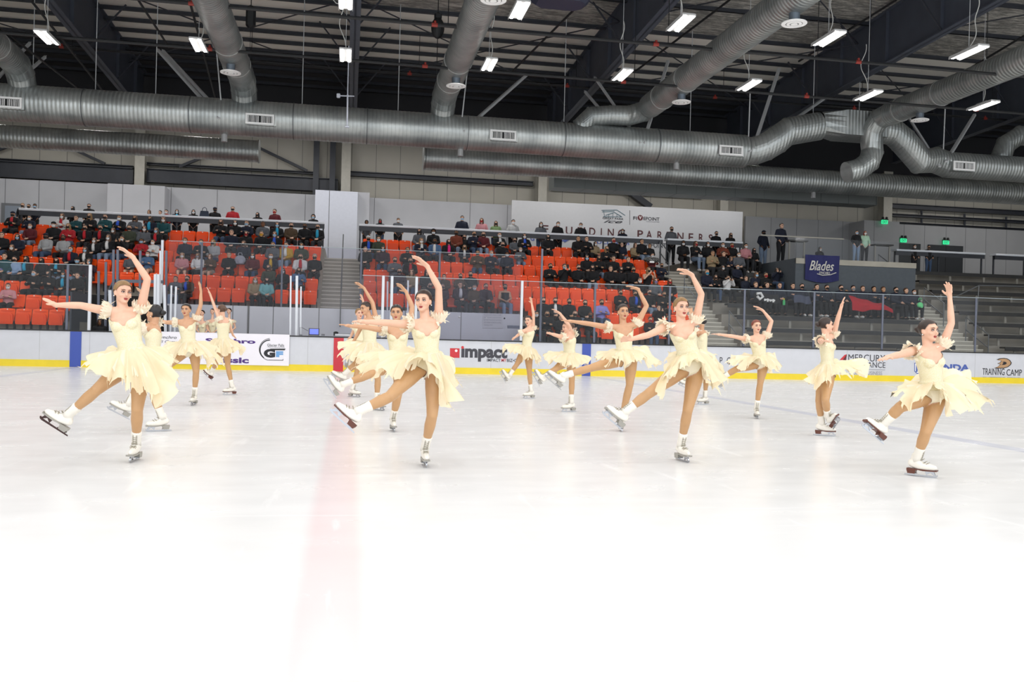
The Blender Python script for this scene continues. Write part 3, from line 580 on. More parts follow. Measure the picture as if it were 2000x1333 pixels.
for k, (x0, y0, x1_, y1) in enumerate(((-20, 40, 175, 190), (60, 0, 215, 195), (370, 0, 420, 190), (1140, 0, 1000, 140), (1425, 0, 1240, 140), (1750, 0, 1560, 120), (270, 0, 330, 92), (2000, 70, 1800, 190))):
    mb = MB(); a = P(x0, y0, 28); b_ = P(x1_, y1, 38 if k < 3 else 33); mb.tube(a, b_, .04, 6); tag(mb.build('branch_pipe', pipe_m), 'thin dark slanting pipe under the roof, %s from the left' % ORD[(1, 2, 4, 5, 6, 7, 3, 8)[k]], 'pipe', 'branch pipes')

# ---------------- hall lamps
lamp_em = mat('lamp_tube', (1, .985, .95), .5, emit=14); lamp_body = mat('lamp_body', 'bcbcbc', .5); cord_m = mat('cord_white', 'c4c4c0', .6)
LZ = 9.05
def lamp_mesh():
    mb = MB(); mb.box((0, 0, .05), (.34, 1.15, .05), bev=.01); mb.box((0, 0, .1), (.16, .5, .07), bev=.015); mb.box((-.165, 0, .02), (.015, 1.16, .06)); mb.box((.165, 0, .02), (.015, 1.16, .06))
    b0 = mb.build('lamp_housing', lamp_body, local=True); me1 = b0.data; bpy.data.objects.remove(b0)
    mb = MB(); mb.box((-.1, 0, .012), (.085, 1.08, .03), bev=.01); b0 = mb.build('lamp_tube', lamp_em, local=True); me2 = b0.data; bpy.data.objects.remove(b0)
    mb = MB(); mb.box((.1, 0, .012), (.085, 1.08, .03), bev=.01); b0 = mb.build('lamp_tube', lamp_em, local=True); me3 = b0.data; bpy.data.objects.remove(b0)
    return me1, me2, me3
lm = lamp_mesh()
LIGHTS = []
LP = [(92, 75), (388, 90), (675, 110), (955, 128), (1215, 148), (1462, 168), (1695, 188), (1920, 208)]
LP2 = [(675, 3), (1014, 22), (1329, 47), (1618, 77), (1892, 104)]
nm = ['far left', 'left of the left duct', 'under the middle girder', 'between the middle ducts', 'right of the middle girder', 'below the upper right duct', 'beside the right girder', 'near the right edge']
nm2 = ['under the middle girder at the top edge', 'top, right of the centre duct', 'top, by the upper right duct', 'top, over the right girder', 'top, at the right corner']
def place_lamp(x, y, label):
    d = ray(x, y); v = CAM + d*((LZ-CAM.z)/d.z)
    e = empty('hall_lamp', v, label, 'lamp', 'double tube hall lamps')
    for k, q in enumerate(lm): obj(('lamp_housing', 'lamp_tube', 'lamp_tube')[k], q, e)
    mb = MB(); pts = []; top = RZ(v.y)-LZ-.4; r_ = random.Random(int(x)); sx = r_.uniform(-.5, .5)
    for i in range(26):
        t = i/25; pts.append((sx*math.sin(t*PI*.8)*.5+.05*math.sin(t*9), .03*math.cos(t*11), .12+t*min(top, 1.5)))
    if x in (675, 955): 
        q = pts[-1]; pts += [(q[0]+.16*math.cos(a_*.7)-.16, q[1], q[2]+.16*math.sin(a_*.7)) for a_ in range(1, 20)]
    mb.path(pts, .013, 6); mb.build('lamp_cord', cord_m, e, local=True)
    mb = MB(); mb.tube((0, 0, .12), (0, 0, top), .008, 5); mb.build('lamp_wire', strut_m, e, local=True)
    return v
pos = [place_lamp(x, y, 'bright double tube lamp '+nm[i]) for i, (x, y) in enumerate(LP)]
pos += [place_lamp(x, y, 'bright double tube lamp '+nm2[i]) for i, (x, y) in enumerate(LP2)]
rowX = [p.x for p in pos[:8]]; dx = (rowX[-1]-rowX[0])/7; ys1 = sum(p.y for p in pos[:8])/8; ys2 = sum(p.y for p in pos[8:])/5; dyl = ys1-ys2
ld = bpy.data.lights.new('hall_light', 'AREA'); ld.shape = 'RECTANGLE'; ld.size = .34; ld.size_y = 1.15; ld.color = (1, .975, .94); ld.energy = 250; ld.spread = PI
LD = ld
n_l = 0
for j in range(0, 9):
    y = ys1-j*dyl
    if y < -4: break
    for i in range(-2, 11):
        x = rowX[0]+i*dx
        if x < XL+1 or x > XR-1: continue
        o = bpy.data.objects.new('hall_light', ld); C.objects.link(o); o.location = (x, y, LZ-.03); n_l += 1
ld2 = bpy.data.lights.new('stand_fill_light', 'AREA'); ld2.shape = 'RECTANGLE'; ld2.size = 1.15; ld2.size_y = .34; ld2.color = (1, .975, .95); LD2 = ld2
for i in range(-2, 11):  # unseen fill lamps added behind the main duct to brighten walls and stands
    x = rowX[0]+i*dx+dx/2
    if XL+1 < x < XR-1 and not 1470 < proj((x, 38.7, 9.8))[0] < 1850:
        e = empty('hall_lamp', (x, 38.7, 9.85), 'added fill lamp over the stands, unseen behind the main duct', 'lamp', 'added fill lamps over the stands'); 
        for k, q in enumerate(lm[:1]): obj('lamp_housing', q, e)
        o = bpy.data.objects.new('stand_fill_light', ld2); C.objects.link(o); o.location = (x, 38.7, 9.8); o.rotation_euler = (math.radians(6), 0, 0)
# hoist, speaker and camera rig near the top
mb = MB(); v = P(855, 55, 27); mb.ell(v, (.2, .2, .32)); mb.box(v+Vector((0, 0, .35)), (.22, .2, .2), bev=.04); mb.tube(v+Vector((0, 0, .4)), v+Vector((0, 0, 1.3)), .015); mb.tube(v-Vector((0, 0, .2)), v-Vector((0, 0, 1.6)), .01)
tag(mb.build('chain_hoist', black_m, smooth=False), 'black chain hoist hanging left of the centre right duct', 'hoist')
mb = MB(); v = P(490, 33, 28); mb.box(v, (.28, .25, .66), bev=.06); mb.tube(v, v+Vector((0, 0, 1.1)), .015); mb.tube(v-Vector((0, 0, .3)), v-Vector((0, 0, 1.6)), .008)
tag(mb.build('hanging_speaker', black_m), 'black hanging loudspeaker near the left centre duct', 'speaker')
mb = MB(); v = P(1095, -16, 24); mb.box(v, (1.7, 1.2, .7), bev=.2); tag(mb.build('scoreboard_unit', mat('unit_blue', '2c3044', .5)), 'dark blue hanging unit cut by the top edge', 'unit')
v0 = P(679, 185, 30); v1 = P(678, 248, 30); mb = MB(); mb.tube(v0, v1, .03); mb.tube(P(660, 187, 30), P(692, 188, 30), .02); mb.box(P(661, 187, 30), (.12, .12, .14), bev=.02); mb.box(v1, (.14, .1, .06), bev=.01); mb.tube(v0, v0+Vector((0, 0, 1.6)), .02)
tag(mb.build('camera_mast', mat('mast_white', 'c8ccd8', .5)), 'small white mast with cameras hanging in front of the main duct', 'mast')
# exit signs
exit_g = mat('exit_green', '2fd08a', .5, emit=1.2)
for k, (x, y, Y) in enumerate(((1727, 434, 40.9), (1764, 470, YK-.1), (1847, 474, YK-.1))):
    v = P(x, y, Y); e = empty('exit_sign', v, 'small glowing green exit sign '+('on top of the wall box', 'over the single dark door', 'over the double dark door')[k], 'exit sign', 'exit signs')
    mb = MB(); mb.b2((v.x-.17, Y-.06, v.z-.1), (v.x+.17, Y-.0, v.z+.1), bev=.01); mb.build('sign_face', exit_g, e)
    text('EXIT', v.x-.13, v.x+.13, v.z+.07, v.z-.07, Y-.066, mat('exit_dark', '0c4a34', .5), e, .01, px=False)
    mb = MB(); mb.b2((v.x-.19, Y-.07, v.z+.1), (v.x+.19, Y, v.z+.15)); mb.ell((v.x-.1, Y-.04, v.z+.2), (.07, .06, .06)); mb.ell((v.x+.1, Y-.04, v.z+.2), (.07, .06, .06)); mb.build('emergency_lamps', black_m, e)
for k, (x0, x1_, yt, yb) in enumerate(((1755, 1797, 475, 500), (1813, 1880, 478, 505))):
    a = P(x0, yt, YK-.05); b_ = P(x1_, yb, YK-.05); mb = MB(); mb.b2((a.x, YK-.08, b_.z-1.4), (b_.x, YK-.01, a.z)); mb.cur = 1; mb.b2(((a.x+b_.x)/2-.01, YK-.09, b_.z-1.4), ((a.x+b_.x)/2+.01, YK-.08, a.z)); tag(mb.build('door_%d' % (k+2), [mat('dark_door', '1d2126', .5), black_m]), None, None, None, 'structure')
# ================================================================== stands
conc = mat('stand_concrete', 'a8a499', .8, noise_amt=.12, nscale=2); conc_d = mat('stand_riser', '918c83', .8, noise_amt=.2, nscale=1.2); nosing = mat('step_nosing', 'd6d2c6', .7)
front_white = mat('front_wall_white', 'b9bbc6', .45, noise_amt=.03, nscale=2); seam_m = mat('seam_dark', '6c6d70', .7)
def tier(name, x0, x1, r0, r1, label, mt_=None, top=True):
    mb = MB()
    for r in range(r0, r1+1):
        y = ROWY(r)-.62; mb.b2((x0, y, 0 if r > 0 else -.02), (x1, y+.9, ROWZ(r)))
    if top: mb.b2((x0, ROWY(r1)+.28, 0), (x1, YK, ROWZ(r1)+.42))
    return tag(mb.build(name, mt_ or conc), label, None, None, 'structure')
XT0, XT1 = -8.6, -6.05     # player tunnel under the left stand
XG = PX(1016, YB)          # where the low orange rows start
XQ = PX(1013, ROWY(3)-.66)
tier('floor_tier_left', XL+.5, XT0, 1, 8, 'stepped concrete of the far left orange stand'); tier('floor_tier_middle', XT0, XA0, 4, 8, 'stepped concrete of the left orange stand')
mb = MB(); 
for r in (3,): mb.b2((XT1, ROWY(r)-.62, 0), (XA0, ROWY(r)+.28, ROWZ(r)))
mb.b2((XT0, ROWY(4)-.9, 1.62), (XT1, ROWY(4)-.6, 2.32)); tag(mb.build('floor_tier_lower', conc), 'lowest concrete row of the left orange stand', None, None, 'structure')
tier('floor_tier_centre', XA1, XQ, 3, 8, 'stepped concrete of the centre orange stand'); tier('floor_tier_right', XQ, XB0, 1, 8, 'stepped concrete of the right orange stand')
XM = 19.2
def conc_steps(x0, x1, r0, r1, lab, nm, top=True): return tier(nm, x0, x1, r0, r1, lab, conc_d, top)
conc_steps(XB1, XM, 0, 8, 'dark concrete tiers of the bleachers beside the stairs', 'floor_tier_bleacher', True) if False else None
XP0 = P(1508, 560, 36).x; 
conc_steps(XB1, XP0, 0, 8, 'dark concrete tiers of the bleachers beside the stairs', 'floor_tier_bleacher')
conc_steps(XP0, XC0, 0, 4, 'dark concrete tiers below the viewing platform', 'floor_tier_low_bleacher', False)
conc_steps(XC1, XR-.5, 0, 8, 'dark concrete tiers at the far right', 'floor_tier_far_right')
# viewing platform
PZ = 4.75; mb = MB(); mb.b2((XP0, ROWY(4)+.28, 0), (XC0+.3, YK, PZ)); tag(mb.build('wall_platform', mat('platform_paint', '4d545b', .7, noise_amt=.08)), 'grey blue wall of the viewing platform behind the bleachers', None, None, 'structure')
mb = MB(); mb.b2((XP0, ROWY(4)+.24, PZ-.22), (XC0+.3, ROWY(4)+.32, PZ)); tag(mb.build('trim_3', conc), 'concrete edge of the viewing platform', None, None, 'structure')
# stairs
def stairs(x0, x1, r0, r1, label, n):
    mb = MB(); z0 = ROWZ(r0)-.485; y0 = ROWY(r0)-.62
    tot = (r1-r0+1)*3
    for k in range(tot):
        z = z0+(k+1)*.485/3; y = y0+k*.3; mb.cur = 0; mb.b2((x0, y, 0), (x1, y+.3, z)); mb.cur = 1; mb.b2((x0, y-.008, z-.035), (x1, y+.05, z+.004))
    mb.cur = 0; mb.b2((x0, y0+tot*.3, 0), (x1, YK, z0+tot*.485/3))
    tag(mb.build('stairs', [conc, nosing]), label, None, None, 'structure')
stairs(XA0, XA1, 3, 8, 'concrete stairs between the two orange stands', 1); stairs(XB0, XB1, 0, 8, 'concrete stairs between the orange stand and the bleachers', 2); stairs(XC0, XC1, 0, 8, 'concrete stairs at the right between the bleachers', 3)
# white wall in front of row three, with the notice
WZ = ROWZ(3)+.22; WY = ROWY(3)-.66
mb = MB(); mb.b2((XT1, WY-.1, 0), (XQ, WY, WZ)); mb.cur = 1
for x in (-5.4, -3.9, -2.55, -1.0, .42, 2.0, 4.0): mb.b2((x-.012, WY-.106, 0), (x+.012, WY-.1, WZ))
mb.b2((PX(485, WY)-.03, WY-.12, 0), (PX(485, WY)+.03, WY-.1, WZ)); tag(mb.build('wall_front', [front_white, seam_m]), 'pale wall between the benches and the orange stands', None, None, 'structure')
mb = MB(); mb.b2((XT0-.05, ROWY(1)-.62, 0), (XT0, ROWY(4), 2.3)); mb.b2((XT1, ROWY(1)+.6, 0), (XT1+.05, ROWY(4), 2.0)); tag(mb.build('wall_tunnel', mat('tunnel_blue', '343a44', .6)), 'dark blue sides of the player tunnel', None, None, 'structure')
nt_ = empty('wall_notice', (PX(963, WY), WY-.12, 1.1), 'small grey paper notice with lines of text on the pale wall', 'notice')
a = P(943, 612, WY-.12); b_ = P(982, 642, WY-.12); mb = MB(); mb.b2((a.x, WY-.115, b_.z), (b_.x, WY-.105, a.z)); mb.build('paper', mat('notice_paper', 'b4b5bf', .6), nt_)
for k, t in enumerate(('PLEASE KEEP AREA CLEAR', 'SKATERS AND COACHES ONLY', 'BEYOND THIS POINT NO FOOD', 'OR DRINK IN BENCH AREA', 'THANK YOU')): text(t, 945, 979 if k < 4 else 962, 614+k*5, 617+k*5, WY-.118, ink_l, nt_, 0)
for x0, x1, r in ((XL+.5, XT0, 1), (XQ, XB0, 1)):
    mb = MB(); mb.b2((x0, ROWY(r)-.72, 0), (x1, ROWY(r)-.62, ROWZ(r)-.0)); tag(mb.build('wall_front_low', conc), 'low concrete wall under the first orange row', None, None, 'structure')

# ---- orange seats
orange = mat('seat_orange', 'ff5a14', .38, noise_amt=.03, nscale=3, spec=.3); orange_d = mat('seat_orange_dark', 'f44e10', .42, spec=.25); highlight_m = mat('seat_highlight', 'f2f0ea', .25)
def seat_meshes():
    res = {}
    mb = MB(); N = 9; W = .235; vs = []                                   # curved backrest shell
    for j, (z, y, w) in enumerate(((.40, .02, .80), (.5, .03, .95), (.64, .05, 1), (.78, .075, 1), (.84, .085, .97), (.865, .09, .88))):
        for i in range(N): u = -1+2*i/(N-1); vs.append((u*W*w, y-.035*u*u, z-(.012*u*u if j > 3 else 0)))
    n = len(vs); vs2 = vs+[(x, y+.035, z) for x, y, z in vs]; R = 6
    fs = [(j*N+i, j*N+i+1, (j+1)*N+i+1, (j+1)*N+i) for j in range(R-1) for i in range(N-1)]; fs += [tuple(q+n for q in reversed(f)) for f in fs]
    ed = [i for i in range(N)]+[j*N+N-1 for j in range(1, R)]+[(R-1)*N+i for i in range(N-2, -1, -1)]+[j*N for j in range(R-2, 0, -1)]
    fs += [(ed[(k+1) % len(ed)], ed[k], ed[k]+n, ed[(k+1) % len(ed)]+n) for k in range(len(ed))]
    mb.mesh(vs2, fs); mb.box((0, .035, .80), (.36, .02, .025)); o = mb.build('backrest', orange, local=True, smooth=False); res['back'] = o.data; bpy.data.objects.remove(o)
    for nm_, up in (('fold', 1), ('flat', 0)):
        mb = MB(); pr = [(-.2, 0), (.2, 0), (.215, .05), (.2, .3), (.16, .35), (-.16, .35), (-.2, .3), (-.215, .05)]
        if up: mb.prism(pr, .05, (0, -.07, .36)); mb.prism([(x*.75, .05+z*.7) for x, z in pr], .03, (0, -.10, .36))
        else: mb.prism(pr, .05, (0, -.02, .42), (Vector((1, 0, 0)), Vector((0, -1, .08)), Vector((0, 0, 1))))
        o = mb.build('seat_pan', orange_d, local=True); res[nm_] = o.data; bpy.data.objects.remove(o)
    mb = MB(); mb.box((-.238, -.02, .3), (.02, .16, .32), bev=.008); mb.box((.238, -.02, .3), (.02, .16, .32), bev=.008); mb.box((0, .06, .25), (.06, .05, .5)); o = mb.build('seat_bracket', black_m, local=True); res['br'] = o.data; bpy.data.objects.remove(o)
    mb = MB(); mb.path([(0, .048, .832), (0, .058, .832)], .02, 10); o = mb.build('highlight_dot', highlight_m, local=True); res['highlight'] = o.data; bpy.data.objects.remove(o)  # white dot painted as the lamp reflection on the seat top
    return res
SM = seat_meshes(); SEATS = []      # (x, row, stand, object)
SP = .492
def seat(x, r, stand, idx, cnt):
    y = ROWY(r); z = ROWZ(r)
    side = 'stairs'
    e = empty('stadium_seat', (x, y, z), 'orange folding seat, %s from the %s in the %s row of the %s' % (ordn(idx), cnt, ORD[r], stand), 'seat', 'orange stadium seats')
    obj('backrest', SM['back'], e); p = obj('seat_pan', SM['fold'], e); b = obj('highlight_dot', SM['highlight'], e); SEATS.append([x, r, e, p])
    if r < 5: obj('seat_bracket', SM['br'], e)
def in_view(x, r): 
    q = proj((x, ROWY(r), ROWZ(r)+.7)); return -25 < q[0] < 2025
SEATQ = []
for r in range(1, 9):
    x = XA0-.35; i = 0
    while x > XL+1:
        ok = not (r <= 3 and XT0-.2 < x < XT1+.25) and not (r < 3 and x > XT0)
        i += 1
        if ok and in_view(x, r): SEATQ.append((x, r, 'left stand', i, 'stairs'))
        x -= SP
    x = XA1+.35; i = 0
    while x < XB0-.3:
        i += 1
        if r >= 3 or x > XG+1.1: SEATQ.append((x, r, 'right stand', i, 'left stairs'))
        x += SP

# ---- bleacher benches
plank = mat('bench_black', '232324', .5, noise_amt=.1); post_w = mat('bench_post', '8f8c84', .5)
def bench(x0, x1, r, label):
    y = ROWY(r)-.2; z = ROWZ(r)+.45; e = empty('bleacher_bench', ((x0+x1)/2, y, ROWZ(r)), label, 'bench', 'black bleacher benches')
    mb = MB(); mb.b2((x0, y-.16, z-.07), (x1, y+.14, z), bev=.012); mb.b2((x0, y-.18, z-.16), (x1, y-.155, z+.0)); mb.build('bench_plank', plank, e)
    x = x0+.5
    while x < x1:
        mb = MB(); mb.b2((x-.05, y-.1, ROWZ(r)), (x+.05, y-.06, z-.07)); mb.build('leg', post_w, e); x += 1.75
    return e
def bname(k): return ('lowest', 'second', 'third', 'fourth', 'fifth', 'sixth', 'seventh', 'eighth', 'ninth')[k]
for r in range(0, 9): bench(XB1+.1+.25, XP0-.05 if r > 4 else XC0-.25 + 0*r, r, 'black bleacher bench %s from the ice, right of the middle stairs' % bname(r))
for r in range(0, 9): bench(XC1+.2, XR-1, r, 'black bleacher bench at the far right, %s from the ice' % bname(r))
# ---- counters with white tops behind the last row
def counter(x0, x1, label, Y=ROWY(8)+.75, z=None):
    z = z if z else ROWZ(8)+.42+1.1; e = empty('standing_counter', ((x0+x1)/2, Y, z-1.1), label, 'counter', 'standing counters')
    mb = MB(); mb.b2((x0, Y-.24, z-.085), (x1, Y+.2, z), bev=.01); mb.build('counter_top', mat('counter_top', 'dfe3ea', .35), e)
    mb = MB(); mb.b2((x0, Y-.19, z-.27), (x1, Y-.15, z-.085)); mb.build('apron', dark_steel, e)
    n = max(2, int((x1-x0)/2.4)); 
    for k in range(n+1): x = x0+.05+(x1-x0-.1)*k/n; mb = MB(); mb.b2((x-.03, Y-.05, z-1.1), (x+.03, Y+.01, z-.05)); mb.build('leg', dark_steel, e)
YC_ = ROWY(8)+.75
counter(P(40, 425, YC_).x, P(634, 440, YC_).x, 'long white topped counter behind the left orange stand'); counter(P(701, 445, YC_).x, P(1292, 465, YC_).x, 'long white topped counter behind the right orange stand')
counter(P(1300, 470, YC_).x, P(1447, 478, YC_).x, 'short white topped counter at the right end of the sign'); counter(P(1745, 500, YC_).x, P(1918, 505, YC_).x, 'white topped counter under the exit signs'); counter(P(1938, 506, YC_).x, P(2060, 512, YC_).x, 'white topped counter at the right edge')

# ---- glass
gl = glass_mat('rink_glass'); gl2 = glass_mat('rink_glass_dim', (.90, .90, .93), .01, .003); alu = mat('aluminium_post', 'c9ccd2', .35, .4); clamp_m = mat('glass_joint', '5d6272', .4)
def glassrun(x0, x1, Y, z0, z1, label, joints, posts=(), mt_=None, post_mt=None, jw=.035):
    e = empty('glass_barrier', ((x0+x1)/2, Y, z0), label, 'glass barrier', 'rink glass barriers'); xs = [x0]+sorted(joints)+[x1]
    for a, b_ in zip(xs, xs[1:]):
        mb = MB(); mb.b2((a+.006, Y-.008, z0), (b_-.006, Y+.008, z1)); mb.build('glass_pane', mt_ or gl, e)
    for x in joints: mb = MB(); mb.b2((x-jw, Y-.02, z0), (x+jw, Y+.02, z1-.01), bev=.008); mb.build('joint_strip', clamp_m, e)
    for x in posts: mb = MB(); mb.b2((x-.045, Y-.04, z0), (x+.045, Y+.04, z1+.02), bev=.01); mb.build('glass_post', post_mt or alu, e)
    mb = MB(); mb.b2((x0, Y-.012, z1-.004), (x1, Y+.012, z1+.014)); mb.build('glass_edge', mat('glass_edge', '9aa6ac', .3), e)
    return e
z_of = lambda x, y, Y: P(x, y, Y).z
GY = YB+.06; gz = 1.09; gtop = 3.02
glassrun(XL+1, PX(173, GY), GY, gz, gtop, 'tall glass over the boards left of the tunnel', [PX(130, GY)]+[PX(130, GY)-1.9*k for k in range(1, 8)], [PX(174, GY)])
glassrun(PX(705, GY), PX(1016, GY), GY, gz, gtop, 'glass in front of the penalty benches', [], [PX(x, GY) for x in (746, 763, 811)], mt_=gl2)
glassrun(PX(1016, GY), XR-1, GY, gz, gtop, 'long glass over the boards on the right side', [PX(x, GY) for x in (1160, 1306, 1452, 1588, 1722, 1830+74, 2050)], [PX(1017, GY)])
glassrun(XT1, XA0+.05, WY-.05, WZ, 4.2, 'upper glass in front of the left orange stand', [PX(x, WY) for x in (391, 548)], [PX(314, WY)], mt_=gl2); glassrun(XA0+.05, XQ, WY-.05, WZ, 4.2, 'upper glass in front of the centre orange stand', [PX(x, WY) for x in (702, 855)], [], mt_=gl2)
e = empty('glass_barrier', (XQ, 30, 1), 'side glass returning from the penalty bench to the stand', 'glass barrier', 'rink glass barriers')
mb = MB(); mb.b2((XQ, GY+.1, 1.3), (XQ+.016, WY-.1, 4.1)); mb.build('glass_pane', glass_mat('side_glass', (.95, .95, .97), .0, .0, 0), e); mb = MB(); mb.b2((XQ-.03, GY+.06, 0), (XQ+.03, GY+.12, 4.1)); mb.build('glass_post', clamp_m, e)
mb = MB(); mb.b2((XG+.3, YB+1.2, 0), (XG+.4, YB+1.3, 1.6)); mb.b2((XG-.2, YB+1.2, 1.5), (XG+.4, YB+1.3, 1.6)); mb.build('gate_frame', clamp_m, e)
# loose white aluminium posts beside the benches
def post(x, yt, yb, Y, w, label, mt_=None, lean=0):
    a = P(x, yb, Y); b_ = P(x+lean, yt, Y); a.z = max(a.z, .0) if yb > 640 else a.z; mb = MB(); mb.bar((a.x, Y, 0.0 if yb > 600 else a.z), (b_.x, Y, b_.z), w, w*.8); tag(mb.build('aluminium_post', mt_ or alu), label, 'post', 'aluminium glass posts')
for k, (x, yt, w) in enumerate(((568, 539, .05), (580, 539, .075), (588, 560, .045), (757, 550, .05), (797, 548, .05))): post(x, yt, 650, YB+.35, w, 'white upright post, %s from the left between the benches' % ORD[k+1])
for k, (x, yt, w, ln) in enumerate(((219, 567, .09, -4), (303, 536, .07, 0), (309, 536, .09, 0), (313, 490, .04, 0), (327, 557, .08, -6), (333, 558, .05, 2), (341, 560, .06, 3))): post(x, yt, 650, YB+.9+.05*k, w, 'pale metal post in the bundle beside the tunnel, %s from the left' % ORD[k+1], None, ln)
for k, (x, yt) in enumerate(((193, 530), (207, 512), (222, 488), (230, 488), (274, 490), (325, 490))): post(x, yt, 650, YB+1.6, .07, 'dark glass joint post near the tunnel, %s from the left' % ORD[k+1], clamp_m)
mb = MB(); mb.bar(P(190, 615, YB+1.8), P(222, 548, YB+1.8), .08, .04); mb.bar(P(222, 549, YB+1.8), P(320, 551, YB+1.8), .05, .1); tag(mb.build('tunnel_gate', clamp_m), 'dark blue steel frame over the tunnel mouth', 'gate')
mb = MB(); mb.b2((XT0+.02, ROWY(3)-.4, 0), (XT1+.3, ROWY(3)-.3, 2.3)); tag(mb.build('wall_tunnel_end', mat('tunnel_black', '1a1818', .8)), 'dark end of the player tunnel', None, None, 'structure')
# ---- hand rails on the stairs
rail_m = mat('rail_grey', '6a6d70', .4, .3)
def rail(pts, label, r=.022, nm_='hand_rail'): mb = MB(); [mb.path(q, r, 8) for q in pts]; tag(mb.build(nm_, rail_m), label, 'hand rail', 'stair hand rails')
x = P(668, 520, 34).x
zf = lambda y: ROWZ(3)+(y-ROWY(3)+.3)*.539
rail([[(x, 31.9, zf(31.9)-.1), (x, 31.9, zf(31.9)+.95), (x, 37, zf(37)+.95), (x, 37, zf(37))], [(x, 34.4, zf(34.4)), (x, 34.4, zf(34.4)+.95)]], 'grey rail down the middle of the stairs between orange stands')
def rail2(X, ya, yb, label):
    zz = lambda y: ROWZ(0)+(y-ROWY(0)+.3)*.539
    rail([[(X, ya, zz(ya)), (X, ya, zz(ya)+.95), (X, yb, zz(yb)+.95), (X, yb, zz(yb))], [(X, ya, zz(ya)+.45), (X, yb, zz(yb)+.45)]], label)
xm = (XB0+XB1)/2; rail2(XB1-.25, 30.6, 31.8, 'lowest grey hand rail on the middle stairs'); rail2(xm-.1, 33.6, 35.0, 'middle grey hand rail on the middle stairs'); rail2(xm-.2, 36.6, 37.8, 'upper grey hand rail on the middle stairs')
xm = (XC0+XC1)/2; rail2(xm+.3, 30.6, 31.9, 'lowest grey hand rail on the right stairs'); rail2(xm+.1, 33.0, 34.3, 'middle grey hand rail on the right stairs'); rail2(xm-.1, 35.8, 37.4, 'upper grey hand rail on the right stairs')
rail([[P(1862, 582, 33), P(1912, 558, 33), P(2010, 560, 33)], [P(1912, 558, 33), P(1906, 640, 33)]], 'rail with box standing over the right bleachers')
# platform glass rail, banner
pr = empty('platform_rail', ((XP0+XC0)/2, ROWY(4)+.35, PZ), 'glass rail along the viewing platform edge', 'rail')
mb = MB(); mb.b2((XP0, ROWY(4)+.33, PZ), (XC0+.1, ROWY(4)+.345, PZ+.85)); mb.build('glass_pane', gl, pr); mb = MB(); mb.b2((P(1485, 495, 34).x, ROWY(4)+.31, PZ+.85), (P(1648, 505, 34).x, ROWY(4)+.37, PZ+.9)); mb.build('top_rail', post_w, pr)
bx0, bx1 = P(1573, 500, 33.9).x, P(1640, 500, 33.9).x; BY = ROWY(4)+.2; bz1, bz0 = P(1606, 499, BY).z, P(1606, 547, BY).z
bb = empty('club_banner', ((bx0+bx1)/2, BY, bz0), 'dark blue cloth banner with white script hung on the platform rail', 'banner')
mb = MB(); N = 14; vs = []
bx0, bx1 = P(1573, 500, BY).x, P(1640, 500, BY).x
for j in range(5):
    for i in range(N+1): vs.append((bx0+(bx1-bx0)*i/N, BY-.02*math.sin(i*1.1+j*.7), bz1+(bz0-bz1)*j/4+(-.12*math.sin(PI*i/N) if j == 4 else 0)))
fs = [(j*(N+1)+i, (j+1)*(N+1)+i, (j+1)*(N+1)+i+1, j*(N+1)+i+1) for j in range(4) for i in range(N)]; n = len(vs); mb.mesh(vs+[(a, b2_+.01, c) for a, b2_, c in vs], fs+[tuple(k+n for k in reversed(f)) for f in fs]); mb.build('banner_cloth', mat('banner_navy', '23265a', .8), bb)
text('Blades', 1581, 1629, 510, 529, BY-.035, mat('script_white', 'c8c6c0', .6), bb, .01, .35); text('SYNCHRO', 1600, 1621, 531, 536, BY-.035, mat('script_white', 'c8c6c0', .6), bb, .01)
mb = MB(); mb.path([P(1596, 535, BY-.035), P(1606, 538, BY-.035), P(1622, 537, BY-.035), P(1633, 533, BY-.035)], .02, 6); mb.build('swash', mat('script_white', 'c8c6c0', .6), bb)
# ---- things on the timekeeper ledge and benches
def laptop(x, y):
    v = P(x, y, YB+.1); v.z = 1.10; e = empty('laptop', v, 'open laptop with blue lit screen on the boards ledge', 'laptop')
    mb = MB(); mb.box((0, 0, .01), (.33, .23, .02), bev=.004); mb.build('keyboard_base', mat('laptop_grey', '54555c', .4), e, local=True)
    mb = MB(); mb.box((0, .11, .12), (.33, .015, .22)); mb.build('lid', mat('laptop_grey', '54555c', .4), e, local=True); mb = MB(); mb.box((0, .1, .125), (.26, .004, .16)); mb.build('screen', mat('screen_blue', '5a68e8', .4, emit=1.2), e, local=True)
laptop(613, 653)
v = P(670, 655, YB+.1); v.z = 1.1; e = empty('sound_mixer', v, 'low white mixing desk on the boards ledge', 'mixing desk'); mb = MB(); mb.box((0, 0, .04), (.5, .2, .07), bev=.01); mb.build('mixer_body', mat('mixer_white', 'b6b8be', .5), e, local=True)
mb = MB(); [mb.box((-.2+.045*k, -.02, .085), (.015, .03, .02)) for k in range(10)]; mb.build('knobs', black_m, e, local=True); mb = MB(); mb.box((-.27, 0, .06), (.04, .2, .1)); mb.build('side_cheek', black_m, e, local=True)
v = P(656, 655, YB+.16); v.z = 1.17; mb = MB(); mb.ell(v+Vector((0.0, .03, .03)), (.08, .06, .05)); mb.box(v+Vector((0, .03, -.03)), (.1, .08, .06)); tag(mb.build('desk_speaker', black_m), 'small black speaker behind the mixing desk', 'speaker')
v = P(631, 655, YB+.1); v.z = 1.1
for k in range(3): mb = MB(); mb.path([v+Vector((.035*k-.035, 0, 0)), v+Vector((.035*k-.035, 0, .06))], .012, 8); tag(mb.build('small_bottle', mat('bottle_grey', '55575c', .4)), 'tiny dark bottle beside the laptop, %s of three' % ORD[k+1], 'bottle', 'bottles by the laptop')
